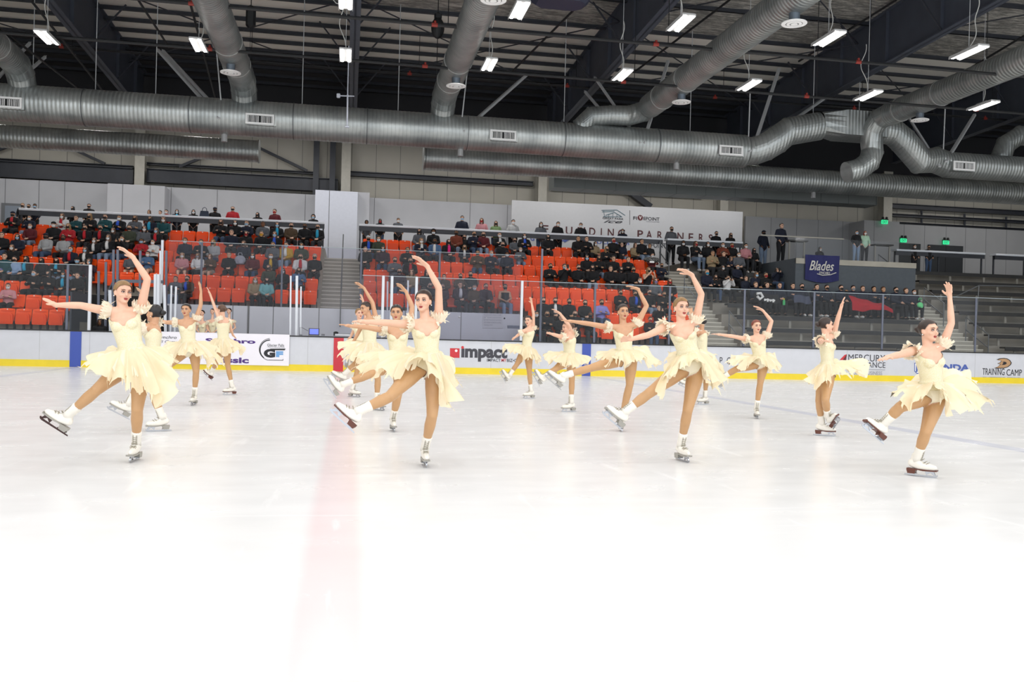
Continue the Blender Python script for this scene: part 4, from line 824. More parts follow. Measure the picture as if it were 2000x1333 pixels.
v = P(586, 640, YB+.1); v.z = 1.1; mb = MB(); mb.path([v, v+Vector((0, 0, .25)), v+Vector((.08, 0, .23)), v+Vector((.25, 0, .14))], .006, 6); mb.box(v+Vector((.03, 0, .01)), (.09, .06, .02)); tag(mb.build('microphone', black_m), 'thin black desk microphone left of the laptop', 'microphone')
# ================================================================== bodies
def basis(fwd, up):
    up = Vector(up).normalized(); fwd = Vector(fwd); fwd = (fwd-up*fwd.dot(up)).normalized(); lat = fwd.cross(up)   # lat points to the body's right-hand side
    return Matrix((lat, fwd, up)).transposed()
class Body:
    """collects rounded limbs, then welds them into one continuous skin"""
    def __init__(s): s.mb = MB(); s.seg = []
    def cone(s, a, b_, ra, rb, lab, seg=14):
        a, b_ = Vector(a), Vector(b_); t = (b_-a); L = t.length
        if L < 1e-5: return s.ball(a, ra, lab)
        t /= L; pts = []; rs = []
        for k in range(4): th = PI/2*(1-k/4); pts.append(a-t*ra*math.sin(th)*.999); rs.append(max(ra*math.cos(th), ra*.02))
        pts.append(a); rs.append(ra); pts.append(b_); rs.append(rb)
        for k in range(1, 5): th = PI/2*k/4; pts.append(b_+t*rb*math.sin(th)*.999); rs.append(max(rb*math.cos(th), rb*.02))
        s.mb.path(pts, rs, seg); s.seg.append((a, b_, ra, rb, lab))
    def chain(s, pts, rs, lab):
        for i in range(len(pts)-1): s.cone(pts[i], pts[i+1], rs[i], rs[i+1], lab)
    def ball(s, c, r, lab): s.mb.ell(c, (r, r, r)); s.seg.append((Vector(c), Vector(c)+Vector((0, 0, .001)), r, r, lab))
    def ell(s, c, r, M, lab): s.mb.ell(c, r, M.to_3x3() if M else None); q = sum(r)/3; s.seg.append((Vector(c), Vector(c)+Vector((0, 0, .001)), q, q, lab))
    def loft(s, rings, lab):
        """rings: (centre, 3x3 basis, half width, half depth)"""
        n = 20; vs = []; 
        for c, B, w, d in rings:
            for k in range(n): th = 2*PI*k/n; vs.append(Vector(c) + B @ Vector((w*math.cos(th), d*math.sin(th), 0)))
        fs = [(i*n+k, i*n+(k+1) % n, (i+1)*n+(k+1) % n, (i+1)*n+k) for i in range(len(rings)-1) for k in range(n)]+[tuple(range(n-1, -1, -1)), tuple((len(rings)-1)*n+k for k in range(n))]
        s.mb.mesh(vs, fs)
        for (c, B, w, d), (c2, B2, w2, d2) in zip(rings, rings[1:]): s.seg.append((Vector(c), Vector(c2), (w+d)/2, (w2+d2)/2, lab))
    def hand(s, W, T, nrm, side=1, curl=.25, sc_=1, flat=False, spread=1.0):
        """palm and five separate fingers from wrist W towards fingertip T; nrm = palm side"""
        W, T, nrm = Vector(W), Vector(T), Vector(nrm); d = (T-W).normalized(); nrm = (nrm-d*nrm.dot(d)).normalized(); l = d.cross(nrm)*side; L = min((T-W).length, .19*sc_)/.175
        M = Matrix((l, nrm, d)).transposed()
        s.ell(W+d*.045*L, (.036*L, .015*L, .052*L), M, 'hand'); s.cone(W-d*.01, W+d*.03*L, .021*sc_, .022*sc_, 'hand')
        for k, (o, ln) in enumerate(((-.029, .056), (-.0105, .074), (.010, .08), (.029, .068))):
            b0 = W+d*(.078-.006*abs(k-1.5))*L+l*o*L; a1 = (d+l*o*9*spread).normalized(); a2 = (a1+nrm*curl*(1+.25*(k % 2))).normalized(); a3 = (a2+nrm*curl*1.2).normalized()
            p1 = b0+a1*ln*.42*L; p2 = p1+a2*ln*.32*L; p3 = p2+a3*ln*.28*L; r = .0092*sc_
            s.chain([b0-d*.02, b0, p1, p2, p3], [r*1.1, r*1.05, r, r*.92, r*.8], 'hand')
        b0 = W+d*.022*L+l*.03*L; a1 = (d*.62+l*.8+nrm*.25).normalized(); p1 = b0+a1*.035*L; p2 = p1+(a1+d*.35).normalized()*.032*L
        s.chain([W+d*.02*L+l*.015*L, b0, p1, p2], [.014*sc_, .012*sc_, .0105*sc_, .009*sc_], 'hand')
    def weld(s, vox, smooth=3, keep=()):
        o = s.mb.build('b', black_m, local=True); md = o.modifiers.new('r', 'REMESH'); md.mode = 'VOXEL'; md.voxel_size = vox; md.use_smooth_shade = True
        bpy.context.view_layer.update(); me = evald(o); me.materials.clear(); bpy.data.meshes.remove(o.data)
        n = len(me.vertices); co = np.empty(n*3); me.vertices.foreach_get('co', co); co = co.reshape(-1, 3)
        ne = len(me.edges); ed = np.empty(ne*2, dtype=np.int64); me.edges.foreach_get('vertices', ed); ed = ed.reshape(-1, 2)
        # label of every vertex = nearest limb
        best = np.full(n, 1e9); lab = np.zeros(n, dtype=np.int32); names = []
        for a, b_, ra, rb, lb in s.seg:
            if lb not in names: names.append(lb)
            a = np.array(a); b_ = np.array(b_); ab = b_-a; t = np.clip(((co-a)@ab)/max(ab@ab, 1e-9), 0, 1); dd = np.linalg.norm(co-(a+t[:, None]*ab), axis=1)/(ra+(rb-ra)*t)
            mk = dd < best; best[mk] = dd[mk]; lab[mk] = names.index(lb)
        w = np.ones(n)*.55
        for k_, lb in enumerate(names):
            if lb in ('hand', 'face'): w[lab == k_] = .15
        deg = np.bincount(ed.ravel(), minlength=n).astype(float); deg[deg == 0] = 1
        for _ in range(smooth):
            acc = np.zeros_like(co)
            for ax in range(3): acc[:, ax] = np.bincount(ed[:, 0], co[ed[:, 1], ax], n)+np.bincount(ed[:, 1], co[ed[:, 0], ax], n)
            co += w[:, None]*(acc/deg[:, None]-co)
        me.vertices.foreach_set('co', co.ravel()); me.update(); return me, co, lab, names
def normals(me):
    n = np.empty(len(me.vertices)*3); me.vertices.foreach_get('normal', n); return n.reshape(-1, 3)
def faces_of(me):
    return [tuple(p.vertices) for p in me.polygons]
def shell(co, nr, fs, keep, off, name, mt, parent, org, wav=None):
    """a garment or hair cap lying on the body: the kept skin faces moved outwards"""
    idx = np.full(len(co), -1, dtype=np.int64); out = []; vid = []
    for f in fs:
        if all(keep[i] for i in f): out.append(f)
    used = sorted({i for f in out for i in f}); 
    for k, i in enumerate(used): idx[i] = k
    v = co[used]+nr[used]*(off if np.isscalar(off) else off[used][:, None])
    ec = {}
    for f in out:
        for i in range(len(f)):
            e_ = (f[i], f[(i+1) % len(f)]); e_ = (min(e_), max(e_)); ec[e_] = ec.get(e_, 0)+1
    be = np.array([[idx[a_], idx[b_]] for (a_, b_), c_ in ec.items() if c_ == 1])
    if len(be):
        dg = np.bincount(be.ravel(), minlength=len(v)).astype(float); bm = dg > 0
        for _ in range(4):
            ac = np.zeros_like(v)
            for ax in range(3): ac[:, ax] = np.bincount(be[:, 0], v[be[:, 1], ax], len(v))+np.bincount(be[:, 1], v[be[:, 0], ax], len(v))
            v[bm] = .4*v[bm]+.6*ac[bm]/dg[bm][:, None]
    me = bpy.data.meshes.new(name); me.from_pydata([tuple(q) for q in (v-np.array(org))], [], [tuple(int(idx[i]) for i in f) for f in out]); me.materials.append(mt)
    me.polygons.foreach_set('use_smooth', [True]*len(me.polygons)); me.update()
    o = bpy.data.objects.new(name, me); C.objects.link(o); o.parent = parent; return o
def local(co, c, M): return (co-np.array(c))@np.array(M)      # columns lat, fwd, up

skin_fair = mat('skin_fair', 'dfb197', .5, noise_amt=.04, nscale=30); skin_tan = mat('skin_tan', 'c99a78', .5, noise_amt=.04, nscale=30)
tights = mat('tights_tan', 'bf9468', .42, noise_amt=.04, nscale=14); 
dress_m = None
def dress_mat():
    mt = bpy.data.materials.new('dress_bodice'); mt.use_nodes = True; nt = mt.node_tree; n = nt.nodes; l = nt.links; b = n['Principled BSDF']
    tc = n.new('ShaderNodeTexCoord'); vo = n.new('ShaderNodeTexVoronoi'); vo.inputs['Scale'].default_value = 210; l.new(tc.outputs['Object'], vo.inputs[0])
    r = n.new('ShaderNodeValToRGB'); r.color_ramp.elements[0].color = (*hexc('f2efe6'), 1); r.color_ramp.elements[1].color = (*hexc('e3d8b0'), 1); r.color_ramp.elements[0].position = .15; r.color_ramp.elements[1].position = .5; l.new(vo.outputs[0], r.inputs[0]); l.new(r.outputs[0], b.inputs['Base Color'])
    b.inputs['Roughness'].default_value = .35; bp = n.new('ShaderNodeBump'); bp.inputs['Strength'].default_value = .6; bp.inputs['Distance'].default_value = .003; l.new(vo.outputs[0], bp.inputs['Height']); l.new(bp.outputs[0], b.inputs['Normal']); return mt
dress_m = dress_mat(); brief_m = mat('dress_plain', 'ece4cf', .5, noise_amt=.03); chiffon = mat('chiffon_yellow', 'f8ebcc', .7, translucent=.35, noise_amt=.05, nscale=12, alpha=.93); chiffon2 = mat('chiffon_pale', 'faf3e0', .7, translucent=.35, noise_amt=.05, nscale=12, alpha=.93)
boot_m = mat('boot_leather', 'e9e4da', .4, noise_amt=.04); sole_br = mat('sole_brown', '5d2f20', .4); sole_gr = mat('sole_grey', '9a968e', .4); blade_m = mat('blade_steel', 'b8babf', .2, .9); blade_dk = mat('blade_dark', '43302e', .3, .6); lace_m = mat('lace_grey', 'a39c8c', .6)
eye_w = mat('eye_white', 'e8e2dc', .3); eye_d = mat('eye_dark', '2a1714', .3); lash = mat('eye_makeup', '5a3a34', .6); lip_m = mat('lips_red', '9c3a3a', .4); brow_d = mat('brow_brown', '6b4a3a', .8); pearl = mat('earring_pearl', 'f0eee8', .2)
hair_c = {'y': mat('hair_blonde', '8e6d45', .5, noise_amt=.3, nscale=40, stretch=(1, 1, .3)), 'b': mat('hair_brown', '5b4030', .45, noise_amt=.3, nscale=40), 'n': mat('hair_dark_brown', '2f201a', .45, noise_amt=.3, nscale=40), 'k': mat('hair_black', '131012', .4, noise_amt=.2, nscale=40), 'g': mat('hair_grey', '8f8a84', .6, noise_amt=.2, nscale=40), 'r': mat('hair_red', '7a3a2a', .5, noise_amt=.2, nscale=40)}

# ---- skate: made once, set on every foot
def skate_meshes():
    B = Body(); v = Vector
    B.chain([v((-.006, 0, .025)), v((-.006, 0, -.01)), v((.02, 0, -.045))], [.041, .044, .042], 'b')
    B.chain([v((-.035, 0, -.035)), v((.03, 0, -.055)), v((.1, 0, -.062)), v((.15, 0, -.066))], [.040, .040, .036, .027], 'b')
    me, co, lab, nm = B.weld(.007, 4); 
    co[:, 2] = np.maximum(co[:, 2], -.088-.012*np.clip((.0-co[:, 0])/.07, 0, 1)*0); co[:, 1] *= .86
    mk = co[:, 2] > .118; co[mk, 2] = .118
    me.vertices.foreach_set('co', co.ravel()); me.materials.append(boot_m); me.update()
    out = {'boot': me}
    def mk_(mb, nm_, mt): o = mb.build(nm_, mt, local=True); d = o.data; bpy.data.objects.remove(o); return d
    for nm_, mt in (('br', sole_br), ('gr', sole_gr)):
        mb = MB(); mb.prism([(-.078, -.082), (.168, -.086), (.178, -.078), (.176, -.094), (.06, -.098), (.02, -.092), (.0, -.094), (-.008, -.128), (-.068, -.128), (-.078, -.1)], .062)
        out['sole_'+nm_] = mk_(mb, 'sole', mt)
    for nm_, mt in (('st', blade_m), ('dk', blade_dk)):
        mb = MB(); mb.prism([(-.105, -.147), (.15, -.152), (.172, -.146), (.182, -.132), (.176, -.124), (.15, -.134), (-.1, -.136)], .006)
        mb.prism([(-.06, -.137), (-.052, -.125), (-.075, -.118), (.0, -.118), (-.02, -.125), (-.016, -.137)], .012); mb.prism([(.085, -.135), (.075, -.1), (.06, -.092), (.16, -.09), (.15, -.1), (.165, -.13), (.15, -.134), (.12, -.11)], .012)
        mb.box((-.035, 0, -.127), (.08, .05, .006)); mb.box((.11, 0, -.096), (.09, .05, .006)); out['blade_'+nm_] = mk_(mb, 'blade', mt)
    mb = MB()
    for k in range(3, 6):
        t = k/5; x = .033+.06*t if k > 2 else .034+.01*k; z = .095-.115*t-.02*(t**2)
        x = [.030, .031, .040, .055, .078, .1][k]; z = [.1, .07, .035, .005, -.015, -.024][k]; mb.tube((x-.012, -.024, z-.01), (x+.006, .024, z+.004), .0035, 5); mb.tube((x-.012, .024, z-.01), (x+.006, -.024, z+.004), .0035, 5)
    out['laces'] = mk_(mb, 'laces', lace_m)
    mat('cuff_white', 'f0eeea', .6); return out
SK = skate_meshes(); FINISH_SKATE = []
def put_skate(parent, ankle, fwd, down, sole='gr', blade='st', s=1.0, shank=None):
    down = Vector(down).normalized(); fwd = Vector(fwd); fwd = (fwd-down*fwd.dot(down)).normalized(); up = -down; y = up.cross(fwd)
    M = Matrix((fwd*s, y*s, up*s)).transposed().to_4x4(); M.translation = Vector(ankle)-wloc(parent)
    b = obj('skate', SK['boot'], parent); b.matrix_local = M
    for k, nm_ in (('sole_'+sole, 'sole'), ('blade_'+blade, 'blade'), ('laces', 'laces')): obj(nm_, SK[k], b)
    Mi = M.inverted(); w0 = wloc(parent); A = Vector(ankle); sd = shank; fr_ = (fwd-sd*fwd.dot(sd)).normalized(); y2 = sd.cross(fr_)
    L = lambda mb, nm_, mt: (mb.v.__setitem__(slice(None), [Mi @ (v-w0) for v in mb.v]), mb.build(nm_, mt, b, local=True, smooth=True))
    mb = MB(); mb.path([A-sd*.02*s, A+sd*.03*s, A+sd*.08*s, A+sd*.118*s, A+sd*.124*s], [.041*s, .0405*s, .0415*s, .045*s, .042*s], 20, up=fr_); L(mb, 'boot_shaft', boot_m)
    mb = MB(); mb.path([A+sd*.115*s, A+sd*.14*s], .0385*s, 18); L(mb, 'sock_cuff', MATS['cuff_white'])
    mb = MB()
    for z_ in (.025, .045, .065, .085, .103): c_ = A+sd*z_*s+fr_*.0405*s; mb.tube(c_-y2*.02*s-sd*.006, c_+y2*.02*s+sd*.006, .0028*s, 5); mb.tube(c_+y2*.02*s-sd*.006, c_-y2*.02*s+sd*.006, .0028*s, 5)
    L(mb, 'shaft_laces', lace_m)
    return b
def face_parts(parent, H, M, s, lipc=None, hair='n'):
    """eyes, brows, lips and ears-rings set on the head; M columns lat, fwd, up"""
    org = wloc(parent); q = lambda a, f, u: Vector(H)+M @ Vector((a*s, f*s, u*s)); rot = M
    for sx in (-1, 1):
        mb = MB(); mb.ell(q(.0305*sx, .0775, .010), (.019*s, .007*s, .0088*s), rot); m_ = mb.build('eye_shadow', lash, parent, smooth=True)
        mb = MB(); mb.ell(q(.0305*sx, .0800, .007), (.0125*s, .007*s, .0046*s), rot); e = mb.build('eye', eye_w, parent, smooth=True)
        mb = MB(); mb.ell(q(.0305*sx, .0840, .0075), (.0062*s, .005*s, .0052*s), rot, 10, 8); i = mb.build('iris', eye_d, None, smooth=True); i.parent = e; i.location = Vector(i.location)-org
        mb = MB(); mb.path([q(.014*sx, .0865, .026), q(.03*sx, .0845, .032), q(.046*sx, .073, .027)], [.0035*s, .0035*s, .002*s], 6); mb.build('eyebrow', brow_d, parent)
        mb = MB(); mb.ell(q(.078*sx, -.002, -.036), (.006*s,)*3, None, 8, 6); mb.build('earring', pearl, parent)
    mb = MB(); mb.ell(q(0, .081, -.0505), (.020*s, .0085*s, .0052*s), rot); mb.ell(q(0, .0805, -.0590), (.016*s, .0085*s, .0058*s), rot); mb.build('lips', lipc or lip_m, parent, smooth=True)

def ruffle(parent, a, b_, r, name, seed, mt=None, wid=.07):
    """ragged frill round the upper arm"""
    rr = random.Random(seed); a, b_ = Vector(a), Vector(b_); t = (b_-a).normalized(); u = t.orthogonal().normalized(); v = t.cross(u); mb = MB()
    for lay in range(2):
        N = 66; vs = []; fs = []; rows = 4
        for j in range(rows):
            f = j/(rows-1)
            for i in range(N):
                th = 2*PI*i/N; fl = 1+.35*f+.16*f*math.sin(th*7+seed+lay*2)+ (.14*(i % 6 == 0)*f); ln = wid*(.75+.22*math.sin(i*1.9)*(j == rows-1)+.18*rr.random()*(j == rows-1))
                p = a+t*(lay*.03+f*ln)+(u*math.cos(th)+v*math.sin(th))*r*(fl+.06*lay); vs.append(p)
        fs = [(j*N+i, j*N+(i+1) % N, (j+1)*N+(i+1) % N, (j+1)*N+i) for j in range(rows-1) for i in range(N)]; n = len(vs)
        if lay: vs = [a+(a-p)*.35+(p-a)*0 + (p-a) if False else p for p in vs]
        mb.mesh(vs, fs)
    for k in range(9):
        th = rr.random()*6.28; c = a+t*rr.uniform(0, wid)+(u*math.cos(th)+v*math.sin(th))*r*1.25; d = (u*math.cos(th+.5)+v*math.sin(th+.5)+t*rr.uniform(-1, 1)).normalized(); w = d.cross(t).normalized()*.013
        mb.mesh([c-w, c+w, c+d*.035+w*.6, c+d*.052, c+d*.03-w], [(0, 1, 2, 3, 4)])
    return mb.build(name, mt or chiffon, parent, smooth=True)
def catmull(P_, t):
    n = len(P_); i = int(math.floor(t)) % n; f = t-math.floor(t); a, b_, c, d = P_[(i-1) % n], P_[i], P_[(i+1) % n], P_[(i+2) % n]
    return .5*((2*b_)+(c-a)*f+(2*a-5*b_+4*c-d)*f*f+(3*b_-a-3*c+d)*f*f*f)
def skirt(parent, W, M, rw, rd, ctr, seed, scale=1.0, mt=None, name='skirt', jag=.16, th0=0, nfold=11):
    """flying chiffon skirt: waist ring to a ring of hem points (world), with folds and torn petals"""
    rr = random.Random(seed); N = 132; R = 15; vs = []; rag = [rr.random() for _ in range(N)]
    ph = [rr.uniform(0, 6.28) for _ in range(3)]; K = len(ctr)
    c0 = Vector(W); angs = []
    for q in ctr:
        d = M.transposed() @ (q-c0); angs.append(math.atan2(d.y, d.x))
    for i in range(N):
        t = K*i/N; e = catmull(ctr, t); k0 = int(t) % K; f = t-int(t); a0, a1 = angs[k0], angs[(k0+1) % K]; da = (a1-a0+PI) % (2*PI)-PI; th = a0+da*f
        st = c0+M @ Vector((rw*math.cos(th), rd*math.sin(th), 0)); e = c0+(e-c0)*scale
        L = (e-st).length; tri = abs((i*nfold/N*1.0) % 1-.5)*2
        ex = 1-jag*.55*tri**2+jag*.35*(rag[i]-.5)+.07*math.sin(th*3+ph[2])
        mid = st.lerp(e, .5)+Vector((0, 0, .16*L)); dv = (e-st).normalized()
        side = dv.cross(Vector((0, 0, 1))); side = side.normalized() if side.length > .1 else Vector((1, 0, 0)); nrm = side.cross(dv)
        col = []
        for j in range(R):
            s_ = j/(R-1)*ex; p = st*(1-s_)**2+mid*2*s_*(1-s_)+e*s_*s_
            amp = .08*L*s_*(.4+s_); wv = math.sin(th*nfold+ph[0]+s_*1.5)+.6*math.sin(th*nfold*2.3+ph[1]-s_*3)+.35*math.sin(th*5.1+ph[2]+s_*6)
            p = p+nrm*wv*amp*1.2+side*math.sin(th*nfold*1.7+ph[1])*amp*.6; col.append(p)
        vs += col
    fs = []; cut = [0]*N; i = 0
    while i < N:
        if rr.random() < .14: cut[i] = rr.choice((1, 2, 3, 5)); i += 3
        i += 1
    for i in range(N):
        for j in range(R-1):
            if j >= R-1-cut[i]: continue
            k = (i+1) % N; fs.append((i*R+j, i*R+j+1, k*R+j+1, k*R+j))
    mb = MB(); mb.mesh(vs, fs)
    for k in range(12):   # loose torn strips at the hem
        i = rr.randrange(N); p = vs[i*R+R-1]; q = vs[i*R+R-3]; d = (p-q).normalized(); w = (vs[((i+1) % N)*R+R-1]-p); w = w.normalized()*.012 if w.length > 0 else Vector((.01, 0, 0))
        ln = rr.uniform(.04, .09)*scale; b1 = d*ln*.5+Vector((0, 0, rr.uniform(-.02, .02))); b2_ = d*ln+Vector((rr.uniform(-.02, .02), 0, rr.uniform(-.04, .02))); mb.mesh([q-w, q+w, p+w+b1*.5, p+b1+w*.8, p+b2_, p+b1-w*.8, p-w], [(0, 1, 2, 3, 4, 5, 6)])
    return mb.build(name, mt or chiffon, parent, smooth=True)
NS = [0]
def rel(v):  # (right, up, away) of the viewer to world
    return R0*v[0]+U0*v[1]+F0*v[2]
def skater(d):
    NS[0] += 1; seed = NS[0]; base = G(*d['base']); Y0 = base.y+d.get('dy', 0)
    if d.get('off'): base = P(*d['base'], 29.3); base.z = 0; Y0 = 29.3
    J = lambda q: P(q[0], q[1], Y0+(q[2] if len(q) > 2 else 0))
    k = d.get('k', 1.0)                                        # body size
    vox = d.get('vox', .009); org = Vector((base.x, base.y, 0))
    root = empty('person', org, d['label'], 'person', d.get('group', 'skaters in pale yellow dresses'))
    B = Body(); face = math.radians(d['hy']); ty = math.radians(d['ty'])
    hf = rel((math.sin(face), 0, -math.cos(face))); tf = rel((math.sin(ty), 0, -math.cos(ty)))
    neck, head = J(d['neck']), J(d['head']); waist = J(d['waist']); pel = J(d['pelvis']); shA, shB = J(d['shA']), J(d['shB'])
    # torso: rings along pelvis, waist, chest, neck
    lat0 = tf.cross(Vector((0, 0, 1))).normalized(); shm = (shA+shB)/2; upT = (neck-pel).normalized()
    Mb = lambda up, w=0: basis(tf, up)
    ch = waist.lerp(neck, .55); r = []
    for c, w, dp, up in ((pel-upT*.085*k, .06, .055, upT), (pel-upT*.055*k, .112, .09, upT), (pel, .135, .098, upT), (pel.lerp(waist, .5), .122, .088, upT), (waist, .098, .072, upT), (waist.lerp(neck, .3), .108, .078, upT), (waist.lerp(neck, .55), .122, .088, upT), (waist.lerp(neck, .78), .128, .08, upT), (waist.lerp(neck, .92), .10, .06, upT), (neck, .045, .043, upT)):
        r.append((c, Mb(up), w*k, dp*k))
    B.loft(r, 'torso'); MT = Mb(upT)
    for sx in (-1, 1): B.ell(waist.lerp(neck, .56)+MT @ Vector((.052*sx*k, .062*k, 0)), (.05*k, .038*k, .045*k), MT, 'torso')
    hu = (head-neck).normalized(); hu = (hu*.55+Vector((0, 0, 1))*.45+rel((d.get('tilt', 0), 0, 0))).normalized(); HM = basis(hf+Vector((0, 0, d.get('nod', 0))), hu); hs = .93*k
    B.cone(neck-upT*.03, head-HM.col[2]*.055*hs-HM.col[1]*.02*hs, .046*k, .043*k, 'neck')
    for s_ in (shA, shB): B.cone(neck.lerp(waist, .07), s_, .045*k, .043*k, 'shoulder')
    # head
    q = lambda a, f, u: head+HM @ Vector((a*hs, f*hs, u*hs))
    B.ell(q(0, -.012, .028), (.073*hs, .092*hs, .082*hs), HM, 'head'); B.ell(q(0, .018, -.02), (.062*hs, .066*hs, .078*hs), HM, 'face'); B.ell(q(0, .043, -.07), (.038*hs, .038*hs, .034*hs), HM, 'face')
    B.ell(q(0, .072, -.083), (.02*hs, .014*hs, .014*hs), HM, 'face'); B.cone(q(0, .08, .012), q(0, .0955, -.02), .008*hs, .0112*hs, 'face', 8)
    for sx in (-1, 1): B.ell(q(.036*sx, .058, -.022), (.024*hs, .022*hs, .02*hs), HM, 'face'); B.ell(q(.072*sx, -.004, -.008), (.008*hs, .017*hs, .028*hs), HM, 'face')
    B.ell(q(0, .068, .034), (.05*hs, .02*hs, .016*hs), HM, 'head')
    # arms
    arms = []
    for nm_, sh, curl in (('A', shA, .12), ('B', shB, .2)):
        el, wr, tp = J(d['el'+nm_]), J(d['wr'+nm_]), J(d['tp'+nm_]); arms.append((sh, el, wr))
        um = sh.lerp(el, .45)+Vector((0, 0, -.004)); fm = el.lerp(wr, .3)
        B.chain([sh, um, el], [.044*k, .038*k, .031*k], 'arm'); B.chain([el, fm, wr], [.031*k, .031*k, .0195*k], 'arm')
        nv = d.get('n'+nm_, (0, -.6, -.6) if nm_ == 'A' else (-.5, -.6, -.4)); side = d.get('th'+nm_, 1 if nm_ == 'A' else -1)
        B.hand(wr, tp, rel(nv), side, d.get('cu'+nm_, curl), k, spread=d.get('sp'+nm_, 1.0))
    # legs
    fs_, ff_ = d['sf'], d['ff']; fwdS = rel((fs_[0], 0, fs_[2])).normalized(); dnS = U0*-1
    C0 = base.copy(); ankS = C0-dnS*.152*k-fwdS*d.get('toe', .04); kneeS = J(d['knS']); ankF = J(d['anF']); kneeF = J(d['knF'])
    dirh = MT.col[0]; sgnS = 1 if (J(d['hipS'])-pel).dot(dirh) > 0 else -1
    hS, hF = J(d['hipS']), J(d['hipF'])
    for h, kn, an in ((hS, kneeS, ankS), (hF, kneeF, ankF)):
        B.cone(pel.lerp(h, .3), h, .085*k, .086*k, 'hip'); B.chain([h, h.lerp(kn, .4), h.lerp(kn, .8), kn], [.086*k, .078*k, .057*k, .05*k], 'leg')
        cf_ = kn.lerp(an, .3); back = (kn-h).normalized().cross((an-kn).normalized()); B.chain([kn, cf_, kn.lerp(an, .7), an], [.048*k, .051*k, .037*k, .032*k], 'leg')
    me, co, lab, names = B.weld(vox, 3)
    li = {n_: i for i, n_ in enumerate(names)}; L_ = lambda *a: np.isin(lab, [li[x] for x in a if x in li]); nr = normals(me); fcs = faces_of(me)
    sk = skin_tan if d.get('skin') == 't' else skin_fair; me.materials.append(sk); me.materials.append(tights)
    legv = L_('leg', 'hip'); me.polygons.foreach_set('material_index', [1 if legv[f[0]] else 0 for f in fcs])
    me.vertices.foreach_set('co', (co-np.array(org)).ravel()); me.update(); me.name = 'body'; o = obj('body', me, root)
    # bodice: torso and briefs
    tl = local(co, neck, MT); u = tl[:, 2]; la = tl[:, 0]; fw = tl[:, 1]
    top = np.where(fw > -.0, -.078*k-.058*k*np.exp(-(la/(.034*k))**2)-.012*k*np.exp(-((np.abs(la)-.055*k)/(.02*k))**2)+.05*k*np.clip((np.abs(la)-.09*k)/(.04*k), 0, 1), -.10*k+.06*k*np.clip((np.abs(la)-.09*k)/(.04*k), 0, 1))
    tor = L_('torso', 'shoulder') & (u < top); pl = local(co, pel, MT)
    kx = (L_('hip') | L_('leg')) & (pl[:, 2] > -.02*k+.55*np.abs(pl[:, 0])-.065*k) & (np.linalg.norm(pl, axis=1) < .2*k)
    lo = tor & (pl[:, 2] > -.02)
    shell(co, nr, fcs, tor | kx, .006, 'bodice', dress_m, root, org); 
    brief = (L_('torso') & (pl[:, 2] < .03)) | kx
    shell(co, nr, fcs, brief, .009, 'briefs', brief_m, root, org)
    # hair cap and bun
    hl = local(co, head, HM)/hs; hk = L_('head', 'face') & ((hl[:, 2] > .060+(hl[:, 1]-.05)*.45+.02*np.exp(-(hl[:, 0]/.02)**2)*0) | ((hl[:, 1] < .016+.5*hl[:, 2]) & (hl[:, 2] > -.055))) & (hl[:, 2] > -.06)
    hk &= ~((np.abs(hl[:, 0]) > .07) & (hl[:, 2] < .015) & (hl[:, 1] > -.022))
    hr = shell(co, nr, fcs, hk, .008*k, 'hair', hair_c[d['hair']], root, org)
    mb = MB(); mb.ell(q(.0, -.115, .012), (.038*hs, .03*hs, .036*hs), HM); mb.ell(q(.012, -.13, .016), (.024*hs, .02*hs, .024*hs), HM); mb.build('hair_bun', hair_c[d['hair']], root, smooth=True)
    face_parts(root, head, HM, hs, None if d.get('skin') != 'x' else None)
    for i, (sh, el, wr) in enumerate(arms):
        if not d.get('noruf'): ruffle(root, sh.lerp(el, -.06), sh.lerp(el, .5), .052*k, 'ruffle_sleeve', seed*3+i, chiffon2, wid=.06*k)
    # strap ribbon over the shoulders, skirt
    Wc = waist.lerp(pel, .25)
    ctr = [P(x, y, Y0+dz) for x, y, dz in d['skirt']]
    skirt(root, Wc, MT, .112*k, .086*k, ctr, seed, 1.0, chiffon, nfold=d.get('nf', 9)); skirt(root, Wc, MT, .114*k, .088*k, ctr, seed+50, .74, chiffon2, 'skirt_layer', .22, nfold=7)
    mb = MB(); N = 36; vs = [Wc+MT @ Vector((.118*k*math.cos(2*PI*i/N), .092*k*math.sin(2*PI*i/N), z)) for z in (-.012, .012) for i in range(N)]; mb.mesh(vs, [(i, (i+1) % N, N+(i+1) % N, N+i) for i in range(N)]); mb.build('waistband', dress_m, root, smooth=True)
    put_skate(root, ankS, fwdS, dnS, d.get('sole', 'gr'), d.get('bl', 'st'), k, (kneeS-ankS).normalized()); put_skate(root, ankF, rel(ff_), rel(d['fd']), d.get('sole2', d.get('sole', 'gr')), d.get('bl2', d.get('bl', 'st')), k, (kneeF-ankF).normalized())
    return root
